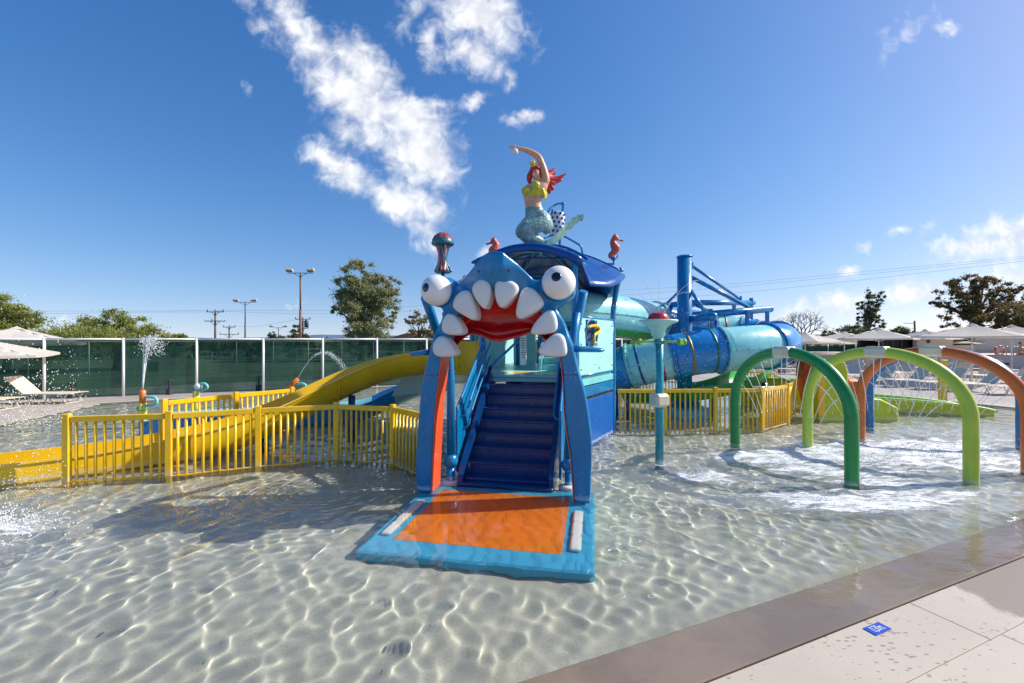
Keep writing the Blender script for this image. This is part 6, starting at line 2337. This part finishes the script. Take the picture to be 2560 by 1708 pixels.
# ------------------------------------------------------------------ walls, bar building, person
def build_right_background():
    w = thing('low_wall', 'long pale low terrace wall behind the right loungers', 'wall', (24, 31.5, 0))
    pts = [(13.5, 33.5), (19, 33.0), (24.5, 32), (31, 30.8), (40, 29)]
    for i, (p, q) in enumerate(zip(pts, pts[1:])):
        c = ((p[0] + q[0]) / 2, (p[1] + q[1]) / 2); a = math.atan2(q[1] - p[1], q[0] - p[0]); L_ = math.hypot(q[0] - p[0], q[1] - p[1])
        part('wall_section', MB().box((c[0], c[1], .53), (L_ - .01, .25, 1.06), a), greywall, w)
        part('coping', MB().box((c[0], c[1], 1.085), (L_, .32, .05), a, bev=.01), bollard if i > 1 else beige, w)
        for k in range(2):
            t = .3 + .45 * k
            x, y = p[0] + (q[0] - p[0]) * t, p[1] + (q[1] - p[1]) * t
            part('vent_slot', MB().box((x, y - .14, .5), (.55, .04, .13), a), darkopening, w)
    b = thing('bar_building', 'pale low bar building with dark openings on the terrace', 'building', (40, 37, 1.0))
    part('wall', MB().box((44.4, 37, 1.70), (11.4, .4, 1.34)), greywall, b)
    part('wall', MB().box((35.2, 36.8, 1.70), (3.0, .4, 1.34)), pinkwall, b)
    part('back_wall', MB().box((40.5, 40, 1.7), (18, .3, 1.3)), darkopening, b)
    part('roof_slab', MB().box((40.8, 38.6, 2.40), (18.8, 4.2, .08)), greywall, b)
    part('counter', MB().box((37.7, 36.9, 1.35), (2.0, .3, .7)), pinkwall, b)
    part('door', MB().box((38.2, 37.3, 1.7), (.8, .1, 1.3)), darkmetal, b)
    part('window', MB().box((32.6, 37.5, 1.72), (2.3, .15, 1.1)), darkopening, b)
    for x in (31.5, 32.3, 33.1):
        part('window_post', MB().box((x, 37.4, 1.72), (.10, .15, 1.2)), bollard, b)
    part('wall_lamp', MB().sphere((34.6, 36.55, 2.0), .14, 12), bollard, b)
    part('terrace_floor', MB().box((38, 36.3, 1.02), (26, 8.4, .05)), beige, b)
    lr = W(2499, 877, 32.5)
    r = thing('life_ring', 'orange life ring hung on the pale bar wall at the far right', 'life ring', lr)
    ring = [lr + Vector((.34 * math.cos(t), 0, .34 * math.sin(t))) for t in [2 * pi * i / 24 for i in range(26)]]
    rg = part('ring', MB().tube(ring, .075, 10, cap=False), lifering, r)
    for k in range(4):
        t = pi / 4 + k * pi / 2
        part('white_band', MB().tube([lr + Vector((.34 * math.cos(t + d), 0, .34 * math.sin(t + d))) for d in (-.12, 0, .12)], .08, 10), white, rg)
    part('bracket', MB().box(lr + Vector((0, .12, 0)), (.1, .12, .6)), steel, r)
    # metal railing beside the person
    rl = thing('pool_ladder', 'pale metal handrails on the terrace beside the seated man', 'handrail', W(2528, 880, 31.5))
    for px in (2516, 2534, 2541):
        part('rail', MB().tube([W(px, 893, 31.5), W(px, 868, 31.5), W(px + 3, 866, 31.5)], .03, 8), steel, rl)
    # seated man at the frame edge
    base = W(2553, 893, 31.0)
    pr_ = thing('person', 'tanned bare chested person in red shorts sitting at the far right edge', 'person', base)

    def Q(dx, dy, dz):
        return base + Vector((dx, dy, dz))
    m = MB()
    variable_tube(m, [Q(0, .05, .12), Q(0, .04, .35), Q(-.02, 0, .62), Q(-.03, 0, .72)], [.15, .145, .17, .08])
    variable_tube(m, [Q(-.03, 0, .70), Q(-.04, -.02, .82)], [.055, .055])
    m.sphere(Q(-.05, -.04, .93), .105, 16, sc=(.9, 1, 1.2))
    m.sphere(Q(-.06, -.145, .92), .018, 8)
    for s in (-1, 1):
        m.sphere(Q(-.05 + s * .095, -.03, .92), .022, 8)
        variable_tube(m, [Q(s * .17, 0, .66), Q(s * .25, -.05, .45), Q(s * .2, -.25, .30), Q(s * .12, -.36, .30)], [.065, .05, .04, .035])
        variable_tube(m, [Q(s * .09, 0, .12), Q(s * .12, -.42, .15), Q(s * .12, -.46, -.12), Q(s * .12, -.46, -.30), Q(s * .12, -.58, -.33)], [.10, .075, .06, .04, .035])
        for k in range(5):
            variable_tube(m, [Q(s * .12 + (k - 2) * .016, -.38, .30), Q(s * .12 + (k - 2) * .019, -.45, .295 + (.01 if k else .02)), Q(s * .12 + (k - 2) * .019, -.49, .275)], [.011, .010, .007], 6, 2)
    me = mesh_eval(m, [('REMESH', dict(mode='VOXEL', voxel_size=.014)), ('SMOOTH', dict(factor=.5, iterations=2))], skin, 'body', WM[pr_.name].inverted())
    part('body', me, skin, pr_)
    part('hair', MB().sphere(Q(-.045, -.01, .97), .115, 16, sc=(.92, .95, 1.05)), darkbark, pr_)
    m = MB()
    for s in (-1, 1):
        m.sphere(Q(-.05 + s * .035, -.14, .945), .012, 8)
    part('eye', m, black, pr_)
    part('mouth', MB().box(Q(-.055, -.142, .875), (.05, .01, .012)), red, pr_)
    m = MB()
    variable_tube(m, [Q(0, .05, .22), Q(0, .04, .08)], [.165, .17])
    for s in (-1, 1):
        variable_tube(m, [Q(s * .08, 0, .12), Q(s * .12, -.30, .145)], [.125, .105])
    part('shorts', m, redcloth, pr_)
    st = thing('stool', 'low grey stool under the seated person', 'stool', Q(0, .05, -.4))
    part('seat', MB().box(Q(0, .05, -.03), (.42, .42, .06), bev=.02), bollard, st)
    for s in (-1, 1):
        for q in (-1, 1):
            part('leg', MB().tube([Q(s * .16, .05 + q * .16, -.06), Q(s * .18, .05 + q * .18, -.45)], .02, 8), steel, st)
    # bin
    p = G(1957, 932, .03)
    bn = thing('litter_bin', 'grey litter bin by the low wall beside the tube slide end', 'bin', p)
    part('body', MB().lathe(p, [(.26, 0), (.33, .75)], 20), bingrey, bn)
    part('rim', MB().lathe(p + Vector((0, 0, .75)), [(.36, -.03), (.36, .05), (.30, .06)], 20), bingrey, bn)
    # far green court screen on the right and a parked car roof
    s = thing('court_screen', 'far low green screen fence under the right parasols', 'fence', (26, 42, 0))
    for k in range(5):
        x = 22 + 2.6 * k
        part('screen', MB().box((x + 1.3, 41.5, 1.15), (2.56, .05, .8)), slidegreen if False else mat('dark_green_screen', (.012, .07, .05), .8, .1, 2), s)
        part('post', MB().tube([(x, 41.5, 0), (x, 41.5, 1.7)], .05, 8), white, s)


build_right_background()


# ------------------------------------------------------------------ poles and wires
def build_poles():
    def lamp_pole(px, ytop, Y, arm, lab):
        top = W(px, ytop, Y)
        root = thing('floodlight_pole', lab, 'light pole', (top.x, Y, 0), 0, 'court floodlight poles')
        m = MB().tube([(top.x, Y, 0), (top.x, Y, top.z * .55)], .16, 12).tube([(top.x, Y, top.z * .55), (top.x, Y, top.z)], .11, 12)
        part('pole', m, wood, root)
        a = arm * Y / FPX
        part('cross_arm', MB().box((top.x, Y, top.z - .05), (2 * a, .08, .09)), darkmetal, root)
        for s in (-1, 1):
            part('brace', MB().tube([(top.x + s * a * .5, Y, top.z - .1), (top.x, Y, top.z - .1 - a * .28)], .035, 6), darkmetal, root)
            h_ = part('floodlight', MB().box((top.x + s * a * .82, Y - .1, top.z + .02 + .32), (a * .55, .5, .24), M=Matrix.Rotation(R(-24), 4, 'X') @ Matrix.Rotation(R(-8 * s), 4, 'Y'), bev=.05), lampwhite, root)
            part('lamp_glass', MB().box((top.x + s * a * .82, Y - .22, top.z + .18), (a * .48, .40, .05), M=Matrix.Rotation(R(-24), 4, 'X')), roof_tile, root)
            part('bracket', MB().tube([(top.x + s * a * .8, Y, top.z), (top.x + s * a * .8, Y, top.z + .25)], .04, 6), darkmetal, root)
    lamp_pole(751, 682, 60, 32, 'tallest floodlight pole with two lamps left of the big tree')
    lamp_pole(613, 755, 90, 27, 'middle floodlight pole with two pale lamps')
    lamp_pole(696, 818, 150, 21, 'smallest and farthest floodlight pole with two lamps')

    def utility(px, ytop, Y, arms, lab, tr=False):
        top = W(px, ytop, Y)
        u = Y / FPX
        root = thing('utility_pole', lab, 'utility pole', (top.x, Y, 0), 0, 'wooden utility poles')
        part('pole', MB().tube([(top.x, Y, 0), (top.x, Y, top.z)], [.24, .17], 10), wood, root)
        for dy, w, nins in arms:
            z = top.z - dy * u
            part('cross_arm', MB().box((top.x, Y, z), (2 * w * u, .14, .16)), darkmetal, root)
            for k in range(nins):
                x = top.x + (-w + 2 * w * k / (nins - 1)) * u * .95
                part('insulator', MB().lathe((x, Y, z + .05), [(.09, 0), (.14, .12), (.07, .22), (.13, .32), (.05, .5)], 8), lampwhite if nins == 4 else darkmetal, root)
            for s in (-1, 1):
                part('brace', MB().tube([(top.x + s * w * u * .5, Y, z), (top.x, Y, z - w * u * .45)], .05, 6), darkmetal, root)
        if tr:
            part('transformer', MB().lathe((top.x + .9, Y, top.z - 24 * u), [(.5, 0), (.5, 1.6), (.2, 1.9)], 12), darkmetal, root)
    utility(538, 776, 95, [(4, 21, 3), (27, 26, 4)], 'wooden utility pole with two cross arms, leftmost and tallest')
    utility(573, 814, 130, [(4, 15, 3), (22, 24, 3)], 'shorter wooden utility pole right of the tallest one')
    utility(757, 795, 110, [(3, 19, 3), (26, 14, 2)], 'dark utility pole with a transformer beside the tallest floodlight', True)
    p = W(2288, 802, 70)
    root = thing('utility_pole', 'plain dark pole rising between the right parasols', 'utility pole', (p.x, 70, 0), 0, 'wooden utility poles')
    part('pole', MB().tube([(p.x, 70, 0), (p.x - .1, 70, p.z)], [.16, .12], 8), wood, root)
    part('cross_arm', MB().box((p.x - .9, 70, p.z - .4), (1.9, .08, .08)), darkmetal, root)

    def wire(pts, r, lab):
        P = [W(*q) for q in pts]
        m = MB().tube(catmull(P, 6), r, 4)
        solo('power_line', m, darkmetal, lab, 'power line', 'overhead power lines', origin=P[0])
    wire([(-400, 782, 80), (80, 778, 90), (330, 778, 95), (538, 776, 95)], .018, 'thin overhead line reaching the left utility pole from the left, upper')
    wire([(-400, 790, 80), (80, 785, 90), (330, 781, 95), (538, 780, 95)], .018, 'thin overhead line reaching the left utility pole from the left, lower')
    wire([(538, 776, 95), (740, 776, 108), (900, 775, 120), (1080, 762, 130)], .02, 'overhead line from the left pole passing behind the big tree, upper')
    wire([(538, 778, 95), (740, 784, 108), (900, 783, 120), (1080, 776, 130)], .02, 'overhead line from the left pole passing behind the big tree, lower')
    wire([(573, 815, 130), (640, 816, 122), (757, 797, 110)], .02, 'short sagging line between the two shorter utility poles')
    wire([(1500, 728, 90), (1800, 712, 80), (2100, 685, 70), (2700, 628, 60)], .014, 'uppermost of three overhead lines crossing the right sky')
    wire([(1500, 742, 90), (1800, 720, 80), (2100, 692, 70), (2700, 632, 60)], .014, 'middle of three overhead lines crossing the right sky')
    wire([(1500, 757, 90), (1800, 736, 80), (2100, 706, 70), (2700, 636, 60)], .014, 'lowest of three overhead lines crossing the right sky')


build_poles()


# ------------------------------------------------------------------ trees
def leaf_mesh(name, centres, sizes, n_per, leaf, m, seed, flat=1., Minv=None, droop=0.):
    rg = np.random.RandomState(seed)
    C = np.repeat(np.array(centres), n_per, 0)
    S = np.repeat(np.array(sizes), n_per, 0)
    d = rg.normal(size=C.shape); d /= np.linalg.norm(d, axis=1, keepdims=True)
    rad = np.abs(rg.normal(0, .62, (len(C), 1)))
    Pp = C + d * rad * S * np.array([1, 1, flat])
    n = len(Pp)
    a = rg.normal(size=(n, 3)); a[:, 2] -= droop; a /= np.linalg.norm(a, axis=1, keepdims=True)
    b = rg.normal(size=(n, 3)); b -= (b * a).sum(1, keepdims=True) * a; b /= np.linalg.norm(b, axis=1, keepdims=True)
    L_ = leaf * rg.uniform(.6, 1.5, (n, 1)); Wd = L_ * rg.uniform(.3, .6, (n, 1))
    V = np.stack([Pp - a * L_ / 2, Pp + b * Wd / 2, Pp + a * L_ / 2, Pp - b * Wd / 2], 1).reshape(-1, 3)
    if Minv is not None:
        V = V - np.array(Minv)
    F = np.arange(n * 4).reshape(-1, 4)
    return np_mesh(name, V, F, m, False)


def blob_clumps(blobs, n, seed, cs=.16):
    """clump centres spread in ellipsoids given as (x, y, z, rx, ry, rz)"""
    rg = np.random.RandomState(seed)
    vol = np.array([b[3] * b[4] * b[5] for b in blobs]) ** .75; vol = vol / vol.sum()
    cs_, ss = [], []
    for b, k in zip(blobs, (vol * n).astype(int) + 2):
        for _ in range(k):
            d = rg.normal(size=3); d /= np.linalg.norm(d)
            r = rg.uniform(.35, 1.02) ** .55
            c = np.array(b[:3]) + d * r * np.array(b[3:])
            s = cs * (b[3] + b[5]) / 2 * rg.uniform(.9, 2.1)
            cs_.append(c); ss.append((s, s, s * .8))
    return cs_, ss


def tree(name, label, px, Y, blobs, leafm, n_clump=110, n_leaf=60, leaf=.28, trunk=.3, barkm=bark, seed=1, cs=.16, group=None, droop=0., cat='tree', limbs=26):
    """blobs: (px, py, rx_px, ry_px) seen outline of each foliage mass, built round the tree's own distance"""
    u = Y / FPX
    base = Vector(((px - 1280) * u, Y, 0))
    root = thing(name, label, cat, base, 0, group)
    B = []
    rg = random.Random(seed)
    for bx, by, rx, ry in blobs:
        B.append(((bx - 1280) * u, Y + rg.uniform(-.4, .4) * rx * u, H - (by - HY) * u, rx * u, rx * u * .9, ry * u))
    cs_, ss = blob_clumps(B, n_clump, seed, cs)
    me = leaf_mesh('crown', cs_, ss, int(n_leaf * 1.7), leaf * .66, leafm, seed, .9, base, droop)
    c = part('crown', me, None, root)
    top = max(b[2] for b in B)
    fork = base + Vector((0, 0, max(1.2, min(b[2] - b[5] for b in B))))
    m = MB()
    mid = Vector((base.x + .1, Y, fork.z * .5))
    m.tube(catmull([base, mid, fork], 4), [trunk * (1 - .25 * i / 8) for i in range(9)], 10)
    part('trunk', m, barkm, root)
    rr = random.Random(seed + 9)
    idx = rr.sample(range(len(cs_)), min(limbs, len(cs_)))
    for k, i in enumerate(idx):
        q = Vector(cs_[i])
        md = fork + (q - fork) * .5 + Vector((rr.uniform(-.3, .3), rr.uniform(-.3, .3), .10 * (q - fork).length))
        part('limb', MB().tube(catmull([fork, md, q], 4), [trunk * .42 * (1 - .85 * j / 8) for j in range(9)], 6), barkm, root)
    return root


tree('eucalyptus_tree', 'big grey green eucalyptus tree behind the screen fence', 905, 45, [(900, 690, 44, 40), (935, 730, 50, 42), (905, 745, 60, 50), (870, 715, 34, 32), (975, 715, 26, 28), (900, 775, 55, 40), (965, 765, 34, 40), (855, 765, 24, 14), (838, 775, 16, 12), (930, 820, 62, 34), (985, 800, 14, 28), (890, 660, 20, 14)],
     leaf_euc, 300, 95, .30, .42, seed=3, cs=.19, droop=.8)
tree('young_tree', 'thin dry leaved tree just left of the monster gate', 1050, 38, [(1040, 800, 22, 20), (1065, 815, 22, 26), (1022, 800, 14, 14), (1080, 830, 16, 20), (1045, 840, 34, 16)], leaf_brown, 80, 45, .24, .14, seed=5, cs=.2)
tree('willow_tree', 'wide light green feathery tree left behind the screen fence', 290, 32, [(290, 800, 34, 24), (250, 820, 44, 26), (340, 815, 36, 24), (200, 830, 30, 20), (385, 835, 34, 16), (430, 842, 26, 10), (290, 845, 130, 22), (455, 842, 20, 8)], leaf_willow, 280, 90, .20, .2, seed=7, cs=.26, droop=1.)
tree('willow_tree', 'light green feathery tree at the left picture edge behind the parasol', 15, 30, [(15, 765, 34, 30), (45, 795, 36, 30), (-20, 770, 40, 34), (70, 805, 20, 18), (0, 830, 70, 30)], leaf_willow, 200, 90, .20, .22, seed=8, cs=.26, droop=1.)
tree('round_bush_tree', 'small round dark tree at the left of three between the floodlight poles', 678, 100, [(678, 838, 10, 9), (700, 846, 14, 6)], leaf_mid, 30, 40, .5, .25, seed=9, cs=.3, limbs=6)
tree('conifer_tree', 'dark conifer behind the tallest floodlight pole', 744, 90, [(744, 818, 9, 14), (742, 832, 18, 9), (744, 844, 26, 8), (762, 842, 12, 6)], leaf_dark, 40, 40, .5, .25, seed=10, cs=.25, limbs=6)
tree('broad_tree', 'large dark spreading tree at the right behind the parasols', 2440, 62, [(2400, 735, 50, 34), (2440, 712, 58, 26), (2490, 722, 50, 28), (2370, 755, 46, 22), (2345, 760, 26, 12), (2520, 745, 44, 30), (2460, 775, 60, 26), (2525, 735, 30, 20), (2420, 790, 50, 22), (2545, 722, 12, 8)],
     leaf_dark, 190, 62, .42, .55, darkbark, seed=12, cs=.15)
tree('broad_tree', 'dark bushy tree at the right picture edge behind the spreading tree', 2530, 56, [(2520, 800, 50, 34), (2565, 790, 50, 34), (2480, 810, 40, 26), (2380, 825, 26, 16)], leaf_dark, 90, 80, .38, .35, darkbark, seed=13, cs=.2)
tree('ivy_tree', 'two stemmed tree thick with dark ivy above a shrub', 2165, 55, [(2168, 760, 9, 40), (2170, 800, 10, 34), (2147, 790, 7, 22), (2190, 760, 16, 24), (2202, 742, 10, 14), (2150, 760, 8, 20), (2168, 736, 8, 16), (2185, 790, 14, 22), (2195, 812, 12, 16)], leaf_ivy, 110, 42, .28, .25, darkbark, seed=14, cs=.22)
tree('shrub', 'dark green shrub at the foot of the ivy covered tree', 2150, 52, [(2150, 828, 42, 14), (2130, 832, 24, 12), (2175, 832, 26, 14)], leaf_ivy, 50, 90, .26, .12, darkbark, seed=15, cs=.25, cat='shrub', limbs=5)
tree('shrub', 'rounded dark shrub left of the plain pole on the right', 2252, 60, [(2250, 828, 24, 11), (2266, 832, 20, 8), (2240, 836, 14, 8)], leaf_mid, 36, 60, .3, .12, darkbark, seed=16, cs=.25, cat='shrub', limbs=5)
tree('shrub', 'small dark shrub right of the bare tree', 2072, 56, [(2072, 836, 16, 8), (2080, 842, 14, 8)], leaf_dark, 22, 60, .3, .12, darkbark, seed=17, cs=.28, cat='shrub', limbs=4)
tree('shrub', 'dark ivy shrub glimpsed under the right parasols', 2095, 45, [(2110, 872, 26, 16), (2065, 876, 26, 12), (2150, 866, 30, 14)], leaf_ivy, 40, 70, .3, .12, darkbark, seed=18, cs=.25, cat='shrub', limbs=4)
tree('broad_tree', 'dark tree glimpsed behind the tube slide below the canopy corner', 1545, 40, [(1545, 835, 22, 20), (1530, 850, 24, 24), (1580, 850, 30, 16)], leaf_brown, 50, 60, .3, .2, darkbark, seed=19, cs=.25)


def bare_tree():
    Y = 50
    u = Y / FPX
    base = Vector(((2005 - 1280) * u, Y, 0))
    root = thing('bare_tree', 'leafless tree with fine branches above the first right parasol', 'tree', base)
    rr = random.Random(4)
    parts_ = []

    def grow(p, d, L_, r, lvl, m):
        q = p + d * L_
        md = p + d * L_ * .5 + Vector((rr.uniform(-.06, .06), rr.uniform(-.06, .06), .03)) * L_
        m.tube([p, md, q], [r, r * .85, r * .68], 5 if lvl > 1 else 8)
        if lvl >= 6:
            return
        for k in range(2 if lvl > 0 else 1):
            s = rr.uniform(.35, .75) * (1 if k else -1)
            ax = Vector((rr.uniform(-.5, .5), 1, rr.uniform(-.3, .3))).normalized()
            nd_ = (Matrix.Rotation(s, 3, ax) @ d).normalized()
            nd_ = (nd_ + Vector((0, 0, .12))).normalized()
            grow(q, nd_, L_ * rr.uniform(.68, .88), r * .66, lvl + 1, m)
        if rr.random() < .35:
            nd_ = (Matrix.Rotation(rr.uniform(-.3, .3), 3, 'Y') @ d).normalized()
            grow(q, nd_, L_ * .7, r * .5, lvl + 2, m)
    top = base + Vector((0, 0, 2.3))
    part('trunk', MB().tube([base, top], [.24, .18], 10), darkbark, root)
    for ang in (-62, -30, -4, 22, 48, 70):
        m = MB()
        d = Vector((math.sin(R(ang)), rr.uniform(-.2, .2), math.cos(R(ang)))).normalized()
        grow(top, d, 1.05 if abs(ang) > 40 else .95, .085, 1, m)
        part('branch', m, darkbark, root)


bare_tree()


def far_greenery():
    # masses of trees far behind the court, nothing to count
    rg = np.random.RandomState(2)
    cs_, ss = [], []
    for x in np.arange(-150, 120, 1.9):
        y = 88 + 8 * math.sin(x * .13) + rg.uniform(-4, 4)
        h = 1.1 + .55 * math.sin(x * .21) + rg.uniform(-.3, .4)
        if x > 40:
            h *= .7
        for k in range(3):
            cs_.append((x + rg.uniform(-1, 1), y + rg.uniform(-1.5, 1.5), max(.4, h * (k + .4) / 3)))
            s = rg.uniform(.7, 1.2)
            ss.append((s * 1.4, s * 1.2, s * .7))
    me = leaf_mesh('hedge', cs_, ss, 46, .55, leaf_mid, 3, .8)
    o = bpy.data.objects.new('far_tree_line', me); COL.objects.link(o)
    o['kind'] = 'stuff'; o['label'] = 'distant low line of dark trees behind the court'
    # trees right behind the court fence seen dimly through the screen
    cs_, ss = [], []
    for x in np.arange(-62, -4, 1.1):
        y = 50 + 3 * math.sin(x * .3) + rg.uniform(-1, 1)
        top = 1.9 if -34 < x < -26 else 2.0
        top *= .75 + .25 * abs(math.sin(x * .37))
        for k in range(4):
            cs_.append((x + rg.uniform(-.6, .6), y, .3 + top * (k + .2) / 4)); ss.append((.9, .9, .45))
    me = leaf_mesh('hedge', cs_, ss, 60, .34, leaf_mid, 5, .8)
    o = bpy.data.objects.new('court_hedge', me); COL.objects.link(o)
    o['kind'] = 'stuff'; o['label'] = 'dark hedge behind the sports court seen through the green screen'
    # low blue hills on the horizon
    m = MB()
    n = 120
    vs = []
    for i in range(n + 1):
        x = -2600 + 4800 * i / n
        h = 8 + 22 * (mnoise.noise(Vector((x * .0016, 3.3, 0))) + .35) + 7 * mnoise.noise(Vector((x * .008, 1, 0)))
        vs += [(x, 2350, -5), (x, 2400, max(8, h))]
    m.add(vs, [(2 * i, 2 * i + 2, 2 * i + 3, 2 * i + 1) for i in range(n)], 0, True)
    solo('hills', m, mat('hill_blue', (.16, .22, .32), .9, .1, .01), kind='structure', origin=(0, 2380, 0))


far_greenery()
